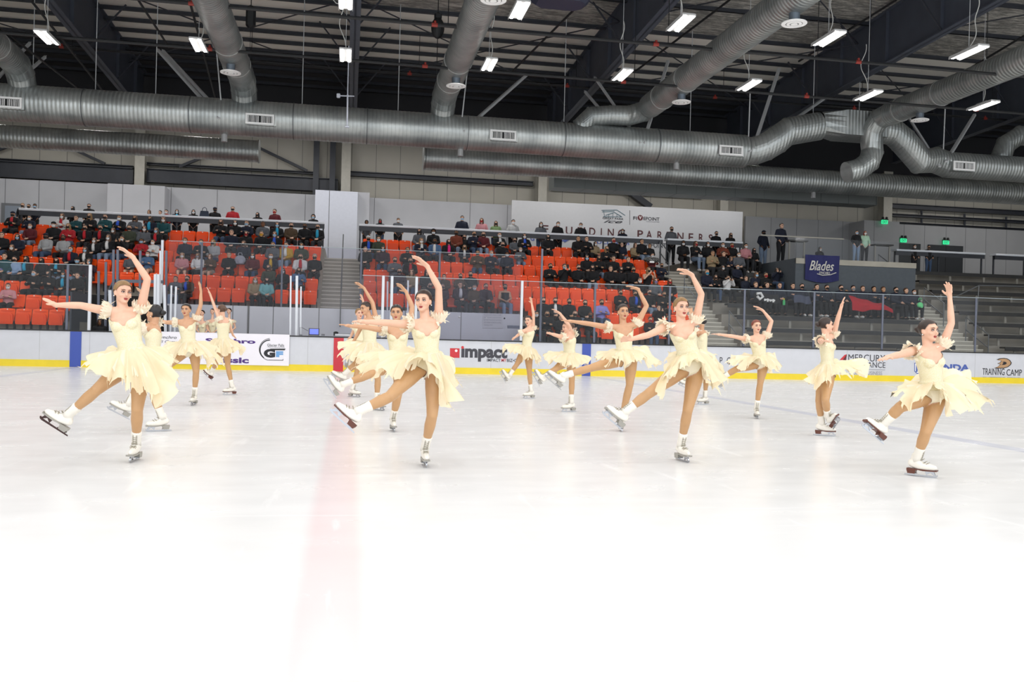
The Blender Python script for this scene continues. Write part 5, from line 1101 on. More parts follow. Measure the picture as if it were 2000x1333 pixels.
SKATERS = [
 dict(label='blonde skater in pale yellow dress nearest at left, gazing right, one arm raised', base=(261, 902), hair='y', head=(240, 572), neck=(240, 607), tilt=.1, hy=46, ty=12, shA=(214, 608), shB=(274, 606, .02), elA=(158, 597, -.06), wrA=(108, 596, -.05), tpA=(82, 581, -.05), nA=(0, -1, .2), cuA=.05, spA=.35,
   elB=(288, 546, -.05), wrB=(259, 502, -.1), tpB=(228, 477, -.12), nB=(-.3, -.9, -.3), waist=(254, 672), pelvis=(261, 706), hipS=(277, 718, 0), knS=(268, 800, -.1), hipF=(243, 716, .02), knF=(189, 762, -.1), anF=(132, 812, .0), ff=(-.82, .5, -.1), fd=(-.55, -.83, -.1), bl2='dk',
   sf=(.1, -.35, -1), sd=(.0, -1, .3), toe=.06, vox=.0068, skirt=[(168, 706, -.1), (200, 742, -.3), (248, 768, -.35), (272, 762, -.32), (325, 775, -.22), (352, 722, .05), (318, 696, .4), (225, 690, .4)]),
 dict(label='skater almost hidden behind the nearest left blonde skater, dark bun and raised arm showing', base=(313, 843), hair='k', skin='t', head=(301, 613), neck=(300, 633), hy=-100, ty=-60, shA=(286, 640, -.1), shB=(306, 637, .1), elA=(262, 645, -.1), wrA=(238, 650, -.1), tpA=(226, 648, -.1), elB=(297, 612), wrB=(281, 580), tpB=(266, 558), waist=(299, 683), pelvis=(300, 706), hipS=(304, 712, .05), knS=(302, 777, 0), hipF=(294, 712, -.05), knF=(272, 752), anF=(251, 790), ff=(-.8, .45, -.4), fd=(-.45, -.85, -.2), sf=(-.88, 0, -.5), toe=.02,
   skirt=[(262, 712, 0), (275, 745, -.2), (300, 760, -.25), (318, 765, -.2), (335, 735, .1), (325, 712, .3), (300, 700, .35), (270, 700, .3)]),
 dict(label='dark haired skater facing us between the two left groups, arm straight up', base=(377.5, 792), hair='k', skin='t', head=(363.5, 606), neck=(364, 625), hy=2, ty=10, shA=(347, 630), shB=(383, 624), elA=(324, 630), wrA=(303, 626), tpA=(288, 624), nA=(0, -1, 0), elB=(392, 596), wrB=(392.5, 569), tpB=(389, 547), nB=(-1, 0, 0), waist=(368, 664), pelvis=(371, 682), hipS=(380, 688), knS=(383, 727, -.05), hipF=(360, 688), knF=(328, 716, .0), anF=(292, 742, .1), ff=(-.8, .4, -.3), fd=(-.4, -.9, 0), sf=(.05, -.35, -1), sd=(0, -1, .3), toe=.05,
   skirt=[(318, 680, 0), (326, 708, -.15), (360, 694, -.28), (388, 690, -.28), (412, 718, -.15), (432, 712, 0), (408, 674, .25), (350, 668, .3)]),
 dict(label='skater seen from behind at left of the purple lettering, arm crossing up left', base=(451, 772), hair='b', head=(433, 606), neck=(435, 621), hy=-120, ty=-150, shA=(430, 627, -.08), shB=(443, 625, .06), elA=(421, 605), wrA=(411, 577), tpA=(403, 557), nA=(-1, 0, -.3), elB=(450, 640, .15), wrB=(455, 655, .25), tpB=(462, 662, .3), waist=(436, 657), pelvis=(438, 676), hipS=(442, 680), knS=(445, 715), hipF=(434, 680, .05), knF=(424, 708, .2), anF=(413, 726, .35), ff=(-.6, .5, .3), fd=(-.4, -.8, .3), sf=(-.9, 0, -.4), toe=.02, k=.95, sole='br',
   skirt=[(402, 678, 0), (415, 690, -.2), (438, 692, -.25), (462, 690, -.2), (478, 690, 0), (470, 678, .2), (440, 668, .3), (412, 668, .2)]),
 dict(label='pale blonde skater farthest left of the red line group, half hidden, looking right', base=(690, 776), hair='y', head=(701.5, 613), neck=(703, 630), hy=30, ty=20, shA=(694, 636), shB=(713, 634), elA=(689, 650, .1), wrA=(684, 660, .1), tpA=(678, 664, .1), elB=(714, 612), wrB=(709, 588), tpB=(704, 572), waist=(705, 668), pelvis=(704, 686), hipS=(702, 690), knS=(697, 728), hipF=(706, 690, .05), knF=(698, 706, .1), anF=(688, 712, .2), ff=(.1, .9, -.4), fd=(-.9, .1, -.2), sf=(.9, 0, -.3), toe=.02, k=.95,
   skirt=[(676, 680, 0), (684, 700, -.2), (704, 708, -.25), (724, 704, -.2), (732, 694, 0), (725, 680, .2), (704, 674, .3), (684, 672, .2)]),
 dict(label='skater behind the red line group with dark hair looking left, arm curved overhead', base=(739, 802), hair='n', skin='t', head=(714.5, 603), neck=(722, 620), hy=-50, ty=-15, shA=(709, 630), shB=(735, 626), elA=(700, 650, .1), wrA=(690, 668, .1), tpA=(684, 676, .1), elB=(728, 592), wrB=(711, 563), tpB=(691, 548), waist=(722, 664), pelvis=(722, 684), hipS=(729, 690), knS=(738, 742), hipF=(714, 690), knF=(692, 714, 0), anF=(672, 731, .05), ff=(-.75, .5, -.2), fd=(-.5, -.8, -.1), sf=(.75, -.1, -.6), toe=.04,
   skirt=[(662, 676, 0), (676, 700, -.2), (700, 712, -.25), (728, 716, -.25), (752, 700, -.1), (750, 684, .2), (722, 672, .3), (684, 668, .3)]),
 dict(label='dark haired skater in the middle of the red line group facing us with centre parting', base=(768, 843), hair='k', skin='t', head=(774.5, 612), neck=(776, 640), hy=0, ty=8, shA=(753, 645), shB=(800, 638), elA=(718, 640, -.05), wrA=(683, 637, -.1), tpA=(660, 633, -.1), nA=(0, -1, 0), elB=(805, 600), wrB=(793, 570), tpB=(774, 550), waist=(777, 684), pelvis=(776, 708), hipS=(784, 714), knS=(776, 778, -.08), hipF=(765, 714), knF=(722, 732, -.25), anF=(668, 752, -.3), ff=(-.55, .8, -.15), fd=(-.8, -.55, -.2), sf=(.25, -.3, -1), sd=(0, -1, .25), toe=.05, vox=.0075,
   skirt=[(700, 704, -.1), (712, 735, -.25), (748, 722, -.35), (790, 726, -.3), (815, 730, -.1), (822, 704, .2), (778, 694, .35), (722, 690, .3)]),
 dict(label='skater nearest mid-rink, mouth open, arm curved overhead and leg kicked left', base=(830.5, 911.5), hair='n', head=(827, 589), neck=(831, 627), hy=-12, ty=12, tilt=.05, shA=(803, 634), shB=(857, 624, .02), elA=(757, 631, -.08), wrA=(710, 629, -.14), tpA=(685, 627, -.16), nA=(.1, -1, 0), cuA=.18, elB=(857, 563, -.03), wrB=(834, 520, -.05), tpB=(804, 494, -.08), nB=(-.3, -.9, -.2), waist=(834, 682), pelvis=(834, 709), hipS=(849, 722, 0), knS=(844, 812, -.1), hipF=(818, 718, -.05), knF=(762, 775, -.36), anF=(698, 805, -.4), ff=(-.7, .62, .0), fd=(-.65, -.72, -.2), sole2='br',
   sf=(.2, -.4, -1), sd=(0, -1, .3), toe=.06, vox=.0068, skirt=[(738, 702, 0), (752, 738, -.2), (788, 722, -.42), (826, 712, -.4), (856, 748, -.3), (880, 792, -.15), (892, 740, .15), (858, 690, .4), (785, 684, .4)]),
 dict(label='small distant skater over the impact lettering with one arm straight up', base=(1035, 779), hair='n', head=(1032, 627), neck=(1034.5, 640), hy=-25, ty=-35, shA=(1022, 648, -.05), shB=(1041, 643, .05), elA=(1013, 654), wrA=(1005, 660), tpA=(999, 665), elB=(1042, 614), wrB=(1038.5, 593), tpB=(1036, 578), waist=(1029, 672), pelvis=(1027, 687), hipS=(1032, 692), knS=(1034, 730), hipF=(1022, 691), knF=(1009, 713), anF=(995, 733), ff=(-.55, .75, -.3), fd=(-.8, -.5, -.1), sf=(-.9, 0, -.4), toe=.02, k=.96,
   skirt=[(980, 683, .0), (996, 690, -.2), (1020, 698, -.25), (1040, 702, -.25), (1054, 712, -.1), (1052, 696, .2), (1028, 680, .3), (998, 676, .3)]),
 dict(label='small skater left of the right blue mark with her face behind her raised arm', base=(1113, 805), hair='b', head=(1108, 640), neck=(1112, 654), hy=-70, ty=-45, shA=(1103, 660, -.12), shB=(1119, 655, .08), elA=(1085, 655, -.15), wrA=(1075, 652, -.2), tpA=(1066, 650, -.2), elB=(1110, 634, -.1), wrB=(1094, 613, -.15), tpB=(1077, 601, -.2), nB=(-.2, -.9, 0), waist=(1112, 685), pelvis=(1111, 701), hipS=(1115, 706), knS=(1117, 744), hipF=(1106, 706), knF=(1084, 722, -.1), anF=(1063, 736, -.1), ff=(-.5, .8, -.2), fd=(-.8, -.5, -.1), sf=(-.9, 0, -.45), toe=.02, k=.97, dy=0,
   skirt=[(1060, 700, 0), (1078, 712, -.2), (1100, 714, -.25), (1124, 716, -.25), (1150, 712, -.1), (1146, 704, .2), (1114, 694, .3), (1080, 692, .3)]),
 dict(label='dark haired skater beside the right blue mark, arm curved high and leg stretched far left', base=(1213, 843), hair='n', skin='t', head=(1217, 610), neck=(1217, 637), hy=12, ty=8, shA=(1192, 640), shB=(1243, 634), elA=(1152, 633), wrA=(1117, 628), tpA=(1093, 625), nA=(0, -1, 0), elB=(1263, 598), wrB=(1246, 565), tpB=(1221, 556), nB=(-.1, -1, 0), waist=(1219, 678), pelvis=(1222, 699), hipS=(1232, 706), knS=(1230, 752, -.05), hipF=(1210, 704), knF=(1155, 719, -.25), anF=(1098, 735, -.25), ff=(-.75, .62, -.1), fd=(-.6, -.75, -.25), sf=(-.1, -.45, -1), sd=(0, -1, .4), toe=.07, vox=.0075,
   skirt=[(1160, 700, 0), (1176, 712, -.25), (1204, 704, -.35), (1232, 706, -.35), (1258, 708, -.2), (1284, 716, 0), (1268, 690, .3), (1212, 682, .35)]),
 dict(label='blonde skater nearest right of centre with pearl earring, hand raised above her head', base=(1335, 902), hair='y', head=(1330.5, 602), neck=(1330, 636), hy=14, ty=0, shA=(1300, 638), shB=(1359, 628), elA=(1266, 655, -.12), wrA=(1232, 663, -.2), tpA=(1208, 662, -.24), nA=(0, -.6, -.8), cuA=.12, elB=(1370, 575, -.05), wrB=(1351, 537, -.1), tpB=(1322, 520, -.16), nB=(-.2, -1, -.1), waist=(1342, 682), pelvis=(1348, 712), hipS=(1361, 720), knS=(1343, 802, -.1), hipF=(1334, 720), knF=(1266, 770, -.15), anF=(1219, 806, -.1), ff=(-.78, .55, -.25), fd=(-.6, -.78, -.2), sf=(.3, -.35, -1), sd=(0, -1, .25), toe=.06, vox=.0068,
   skirt=[(1300, 720, -.05), (1284, 762, -.3), (1308, 745, -.4), (1345, 706, -.42), (1376, 722, -.35), (1402, 756, -.1), (1404, 712, .2), (1372, 690, .4), (1310, 692, .4)]),
 dict(label='skater hidden behind the tall right-centre blonde, black bun and boot visible', base=(1375, 791), hair='k', skin='t', head=(1371, 630), neck=(1370, 645), hy=-160, ty=-60, shA=(1362, 650, -.1), shB=(1376, 649, .1), elA=(1352, 640), wrA=(1350, 615), tpA=(1346, 590), elB=(1379, 662), wrB=(1378, 678), tpB=(1377, 690), waist=(1372, 684), pelvis=(1374, 702), hipS=(1377, 706), knS=(1379, 742), hipF=(1370, 706), knF=(1358, 730), anF=(1345, 745), ff=(-.8, .4, -.2), fd=(-.4, -.9, 0), sf=(-.9, 0, -.4), toe=.02, k=.96,
   skirt=[(1350, 712, 0), (1360, 735, -.2), (1380, 748, -.25), (1400, 752, -.2), (1412, 728, 0), (1400, 706, .2), (1374, 696, .3), (1356, 698, .2)]),
 dict(label='red haired skater in the gap before the bleachers, arms wide, arm curved up', base=(1478, 818), hair='r', head=(1477.5, 638), neck=(1478, 657), hy=8, ty=2, shA=(1461, 663), shB=(1497, 658), elA=(1435, 658), wrA=(1407, 654), tpA=(1387, 652), nA=(0, -1, 0), elB=(1507, 628), wrB=(1490, 607), tpB=(1469, 594), nB=(-.1, -1, 0), waist=(1483, 690), pelvis=(1484, 706), hipS=(1491, 711), knS=(1485, 748, -.05), hipF=(1474, 711), knF=(1437, 722, -.1), anF=(1410, 738, 0), ff=(-.8, .5, 0), fd=(-.5, -.8, 0), sf=(-.1, -.35, -1), sd=(0, -1, .3), toe=.05,
   skirt=[(1424, 704, 0), (1436, 722, -.22), (1464, 710, -.3), (1492, 712, -.3), (1512, 728, -.15), (1528, 722, 0), (1512, 698, .25), (1460, 694, .3)]),
 dict(label='dark haired skater in profile looking right with hair bun, hand stretched towards us', base=(1604, 851.5), hair='n', head=(1613.5, 636), neck=(1614, 657), hy=88, ty=60, shA=(1603, 666, -.12), shB=(1627, 656, .1), elA=(1603, 668, -.32), wrA=(1606, 667, -.52), tpA=(1610, 664, -.68), nA=(0, -1, 0), elB=(1635, 628, .05), wrB=(1643, 600), tpB=(1649, 578), nB=(1, 0, -.3), waist=(1616, 706), pelvis=(1614, 726), hipS=(1609, 732), knS=(1600, 784, -.08), hipF=(1618, 732, -.05), knF=(1612, 782, -.25), anF=(1617, 815, -.12), ff=(.5, -.3, -.8), fd=(.5, -.6, -.4), sf=(.93, -.05, -.3), toe=.0, sole='br',
   vox=.0078, skirt=[(1576, 742, 0), (1592, 752, -.3), (1614, 754, -.35), (1640, 732, -.2), (1698, 728, -.05), (1690, 712, .2), (1640, 710, .35), (1596, 722, .3)]),
 dict(label='dark haired skater nearest at the right edge, arm straight up, wide skirt flying right', base=(1794, 931), hair='n', head=(1813.5, 647), neck=(1813, 681), hy=24, ty=14, nod=-.08, shA=(1781, 686), shB=(1840, 676), elA=(1758, 693, -.18), wrA=(1734, 698, -.32), tpA=(1718, 704, -.4), nA=(0, -1, -.2), elB=(1858, 632, -.02), wrB=(1855, 580), tpB=(1852, 547), nB=(-1, 0, -.3), waist=(1819, 742), pelvis=(1818, 768), hipS=(1830, 776), knS=(1808, 845, -.1), hipF=(1805, 774), knF=(1758, 796, -.15), anF=(1725, 829, -.02), ff=(-.82, .5, -.2), fd=(-.55, -.8, -.25), sf=(.78, -.1, -.65), toe=.02, sole='br', k=1.0, vox=.0068,
   skirt=[(1748, 768, -.05), (1768, 800, -.25), (1796, 772, -.38), (1822, 764, -.4), (1846, 768, -.35), (1862, 806, -.15), (1930, 798, 0), (1915, 736, .2), (1850, 738, .4), (1780, 742, .35)]),
]
for d in SKATERS: skater(d)
# ================================================================== spectators
def human_base(pose):
    B = Body(); V = Vector; k = 1
    if pose == 'stand':
        hip = .93; P_ = {'pel': V((0, 0, .95)), 'wa': V((0, 0, 1.12)), 'neck': V((0, -.0, 1.47)), 'head': V((0, -.03, 1.62))}
        legs = [(V((.1*s, 0, .9)), V((.11*s, -.02, .5)), V((.12*s, .02, .08)), V((.13*s, -.1, .045))) for s in (-1, 1)]
    else:
        P_ = {'pel': V((0, 0, .55)), 'wa': V((0, .02, .72)), 'neck': V((0, -.03, 1.06)), 'head': V((0, -.06, 1.2))}
        legs = [(V((.1*s, -.04, .54)), V((.13*s, -.46, .53)), V((.12*s, -.46, .1)), V((.13*s, -.56, .05))) for s in (-1, 1)]
    f = V((0, -1, 0)); Mx = basis(f, (0, 0, 1)); n, w, p_, h = P_['neck'], P_['wa'], P_['pel'], P_['head']
    B.loft([(p_-V((0, 0, .08)), Mx, .1, .09), (p_, Mx, .17, .13), (w, Mx, .15, .115), (w.lerp(n, .5), Mx, .175, .13), (w.lerp(n, .8), Mx, .17, .11), (n, Mx, .06, .055)], 'torso')
    B.cone(n-V((0, 0, .04)), h-V((0, 0, .06)), .055, .05, 'neck')
    B.ell(h+V((0, .015, .025)), (.078, .096, .09), Mx, 'head'); B.ell(h+V((0, -.02, -.03)), (.064, .068, .085), Mx, 'face'); B.cone(h+V((0, -.085, .015)), h+V((0, -.105, -.02)), .01, .014, 'face', 8)
    for s in (-1, 1): B.ell(h+V((.077*s, .005, -.01)), (.01, .018, .028), Mx, 'face')
    sh = [n+V((.17*s, .02, -.07)) for s in (-1, 1)]
    dz = n.z-1.06; Z = V((0, 0, dz))
    arm = {'sit': [((-.22, -.08, .78), (-.05, -.33, .68), (.03, -.42, .66)), ((.22, -.08, .78), (.05, -.33, .7), (-.03, -.42, .68))],
           'sitx': [((-.24, -.12, .8), (.05, -.24, .84), (.14, -.2, .84)), ((.24, -.12, .8), (-.05, -.27, .86), (-.14, -.22, .88))],
           'phone': [((-.26, -.16, .86), (-.1, -.3, 1.08), (-.04, -.32, 1.16)), ((.26, -.16, .86), (.1, -.3, 1.08), (.04, -.32, 1.16))],
           'stand': [((-.25, .02, .78), (-.2, -.14, .6), (-.17, -.2, .53)), ((.25, .02, .78), (.2, -.14, .6), (.17, -.2, .53))]}[pose]
    for s, q, a in zip((-1, 1), sh, arm):
        el, wr, tp = (V(x)+Z for x in a); B.cone(n-V((0, 0, .04)), q, .06, .062, 'shoulder'); B.chain([q, q.lerp(el, .5), el], [.06, .052, .045], 'arm'); B.chain([el, wr], [.045, .03], 'arm'); B.hand(wr, tp+(tp-wr)*.5, (0, .4, -1) if pose != 'phone' else (0, 1, 0), s, .3, 1)
    for hp, kn, an, toe in legs:
        B.cone(p_, hp, .1, .1, 'hip'); B.chain([hp, hp.lerp(kn, .5), kn], [.1, .085, .065], 'leg'); B.chain([kn, kn.lerp(an, .35), an], [.062, .06, .042], 'leg'); B.chain([an-V((0, -.03, .03)), toe], [.045, .035], 'foot')
    me, co, lab, names = B.weld(.015, 2); li = {x: i for i, x in enumerate(names)}; L = lambda *a: np.isin(lab, [li[x] for x in a]); nr = normals(me); fs = faces_of(me)
    hl = co-np.array(h); fr = -hl[:, 1]; up = hl[:, 2]; la = hl[:, 0]
    fc = np.array([hl[list(q)].mean(0) for q in fs]); eye = (np.abs(np.abs(fc[:, 0])-.031) < .015) & (np.abs(fc[:, 2]-.012) < .011) & (-fc[:, 1] > .05)
    me.materials.append(skin_fair); me.materials.append(eye_d); me.polygons.foreach_set('material_index', eye.astype(int)); me.polygons.foreach_set('use_smooth', [True]*len(fs)); me.name = 'body'
    dum = bpy.data.objects.new('d', None); R = {'body': me}; O = (0, 0, 0)
    def sh_(keep, off, nm): o = shell(co, nr, fs, keep, off, nm, black_m, dum, O); d = o.data; bpy.data.objects.remove(o); return d
    handm = L('hand'); wrist = np.zeros(len(co), bool)
    tor = L('torso', 'shoulder', 'arm') | (L('neck') & (co[:, 2] < n.z+.0)); R['jacket'] = sh_(tor, .022, 'jacket')
    R['sleeveless'] = sh_((L('torso', 'shoulder')) & (co[:, 2] < n.z-.06), .01, 'top')
    R['trousers'] = sh_(L('hip', 'leg'), .014, 'trousers'); R['shorts'] = sh_(L('hip') | (L('leg') & ((co[:, 1] > -.3) if pose != 'stand' else (co[:, 2] > .6))), .016, 'shorts'); R['shoes'] = sh_(L('foot'), .01, 'shoes')
    R['mask'] = sh_(L('face', 'head', 'neck') & (fr > .01) & (up < -.002) & (up > -.085) & (np.abs(la) < .074), .007, 'mask')
    capc = L('head', 'face') & ((up > .058+(fr-.05)*.5) | ((fr < .012+.5*up) & (up > -.07))) & ~((np.abs(la) > .068) & (up < .02) & (fr > -.03))
    R['hair_s'] = sh_(capc, .012, 'hair'); R['hood'] = sh_(L('head', 'face', 'neck') & ((up-fr*.5 > .035) | (fr < .035)) & (up > -.14), .03, 'hood')
    def add(nm_, extra, base):
        mb = MB(); b0 = R[base]; mb.mesh([v.co for v in b0.vertices], [tuple(q.vertices) for q in b0.polygons]); extra(mb); o = mb.build(nm_, black_m, local=True, smooth=True); d = o.data; bpy.data.objects.remove(o); return d
    def longh(mb):
        N = 14; vs = []
        for j, (z, r, y) in enumerate(((.05, .085, .0), (-.03, .098, .01), (-.1, .1, .015), (-.18, .105, .01), (-.26, .10, .0))):
            for i in range(N): th = math.radians(-65)+math.radians(310)*i/(N-1)*1; a = th; vs.append(h+V((r*math.cos(math.radians(-62)+math.radians(304)*i/(N-1)), y+r*.95*math.sin(math.radians(-62)+math.radians(304)*i/(N-1))+.01, z+.008*math.sin(i*2.3+j))))
        n0 = len(vs); fs_ = [(j*N+i, j*N+i+1, (j+1)*N+i+1, (j+1)*N+i) for j in range(4) for i in range(N-1)]; mb.mesh(vs, fs_); mb.mesh([h+(v-h)*.9 for v in vs], [tuple(reversed(q)) for q in fs_])
    R['hair_l'] = add('hair', longh, 'hair_s'); R['hair_u'] = add('hair', lambda mb: mb.ell(h+V((0, .1, .04)), (.04, .035, .04)), 'hair_s')
    def visor(mb): mb.mesh([h+V((x, y, z)) for x, y, z in ((-.07, -.07, .055), (-.05, -.15, .045), (.05, -.15, .045), (.07, -.07, .055), (-.07, -.07, .065), (-.05, -.15, .052), (.05, -.15, .052), (.07, -.07, .065))], [(0, 1, 2, 3), (7, 6, 5, 4), (0, 4, 5, 1), (1, 5, 6, 2), (2, 6, 7, 3)]); mb.ell(h+V((0, .01, .06)), (.088, .1, .06))
    R['cap'] = add('cap', visor, 'hair_s')
    mb = MB(); z0 = n.z; ch = w.lerp(n, .5)
    mb.path([n+V((0, -.1, -.0)), n+V((.0, -.15, -.09)), ch+V((0, -.165, .0)), w+V((0, -.15, .03))], [.045, .055, .06, .06], 10, ell=1); o = mb.build('scarf', black_m, local=True, smooth=True); R['scarf'] = o.data; bpy.data.objects.remove(o)
    mb = MB(); hz = V((0, -.35, 1.2))+Z; mb.box(hz, (.08, .012, .15), bev=.004); o = mb.build('phone', black_m, local=True); R['phone'] = o.data; bpy.data.objects.remove(o)
    return R
HB = {p: human_base(p) for p in ('sit', 'sitx', 'phone', 'stand')}
TOPC = {'K': ('black', '121216'), 'N': ('navy', '171d30'), 'G': ('grey', '5d6066'), 'L': ('light grey', 'a5a6a8'), 'W': ('white', 'd8d8d8'), 'R': ('red', 'b0202a'), 'M': ('maroon', '5c1a22'), 'T': ('teal', '174a50'), 'B': ('light blue', '8fa6c8'), 'D': ('denim blue', '4f6c90'), 'O': ('olive', '3e4436'), 'Y': ('mustard yellow', 'c39a2e'), 'P': ('pink', 'c98a90'), 'U': ('lavender', '8a86c8'), 'C': ('brown', '51402f'), 'A': ('aqua', '7cb5b5'), 'I': ('mint', 'a8c8b0'), 'H': ('heather green', '7f9a6a'), 'Q': ('dark plum', '33202c'), 'X': ('rust', '7a3a28'), 'S': ('striped', 'b8b8b8'), 'F': ('tan', '9a8668')}
SCF = {'t': ('teal', '2aa0c8'), 'r': ('red', 'c0202c'), 'w': ('white', 'e0e0e0'), 'p': ('hot pink', 'e0287c'), 'b': ('blue', '2f58c8'), 'y': ('yellow', 'd0a83a')}
MASKC = {'w': ('white', 'dfe2e4'), 'k': ('black', '17171a'), 'b': ('pale blue', '9cc0dc'), 'r': ('red', 'a02028'), 'g': ('grey', '8a8c90'), 'y': ('yellow', 'c8962c'), 'u': ('purple', '7d78a8'), 't': ('teal', '2a8cb0')}
HAIRN = {'y': 'blonde', 'b': 'brown-haired', 'n': 'dark-haired', 'k': 'black-haired', 'g': 'grey-haired', 'r': 'red-haired'}
for k, (n_, h) in TOPC.items(): mat('cloth_'+k, h, .85, noise_amt=.12, nscale=9)
for k, (n_, h) in SCF.items(): mat('scarf_'+k, h, .8)
for k, (n_, h) in MASKC.items(): mat('mask_'+k, h, .8)
trs = [mat('trousers_'+q, h, .85, noise_amt=.1) for q, h in (('black', '17181c'), ('denim', '3f5370'), ('charcoal', '2a2c30'), ('light_denim', '7e90a8'), ('cream', 'a8a195'))]
shoe_w = mat('shoe_white', 'd8d8d8', .6); shoe_k = mat('shoe_black', '1b1b1d', .6); skins = [skin_fair, skin_tan, mat('skin_brown', '7a5238', .5), mat('skin_light', 'dcae92', .5)]
stripes = mat('striped_cloth', 'b8b8b8', .85)
def add_part(nm, me, root, *mts):
    o = obj(nm, me, root)
    for i, m_ in enumerate(mts): o.material_slots[i].link = 'OBJECT'; o.material_slots[i].material = m_
    return o
CROWD = []       # (x, row, stand) for seat folding
def person(loc, hair, top, mask, pose, label, sc_, rz, rr, group, short=False):
    R = HB[pose]; e = empty('person', loc, label, 'person', group); e.rotation_euler = (0, 0, rz); e.scale = (sc_,)*3
    sk = skins[0] if hair[0] in 'yrg' else rr.choice((skins[0], skins[1], skins[3], skins[3], skins[0])) if hair[0] != 'k' else rr.choice((skins[0], skins[1], skins[3], skins[2], skins[0]))
    add_part('body', R['body'], e, sk, eye_d); tc = top.split('/')
    bare = tc[0].islower(); add_part('jacket' if not bare else 'top', R['sleeveless'] if bare else R['jacket'], e, MATS['cloth_'+tc[0].upper()])
    if len(tc) > 1: add_part('scarf', R['scarf'], e, MATS['scarf_'+tc[1]])
    tm = rr.choice((trs[0], trs[0], trs[2], trs[0], trs[1], trs[3]) if group != 'team jackets' else (trs[0],))
    if short: add_part('shorts', R['shorts'], e, trs[4])
    else: add_part('trousers', R['trousers'], e, tm)
    add_part('shoes', R['shoes'], e, rr.choice((shoe_w, shoe_k, shoe_k)))
    st = hair[1] if len(hair) > 1 else 's'; hm = hair_c[hair[0]]
    if st == 'h': add_part('hair', R['hair_s'], e, hm); add_part('hood', R['hood'], e, MATS['cloth_'+tc[0].upper()])
    elif st == 'c': add_part('cap', R['cap'], e, MATS['cloth_N' if mask == 'k' else 'cloth_K'])
    elif st == 'w': add_part('cap', R['cap'], e, MATS['cloth_W'])
    else: add_part('hair', R['hair_'+st], e, hm)
    if mask != '0': add_part('mask', R['mask'], e, MATS['mask_'+mask])
    if pose == 'phone': add_part('phone', R['phone'], e, black_m)
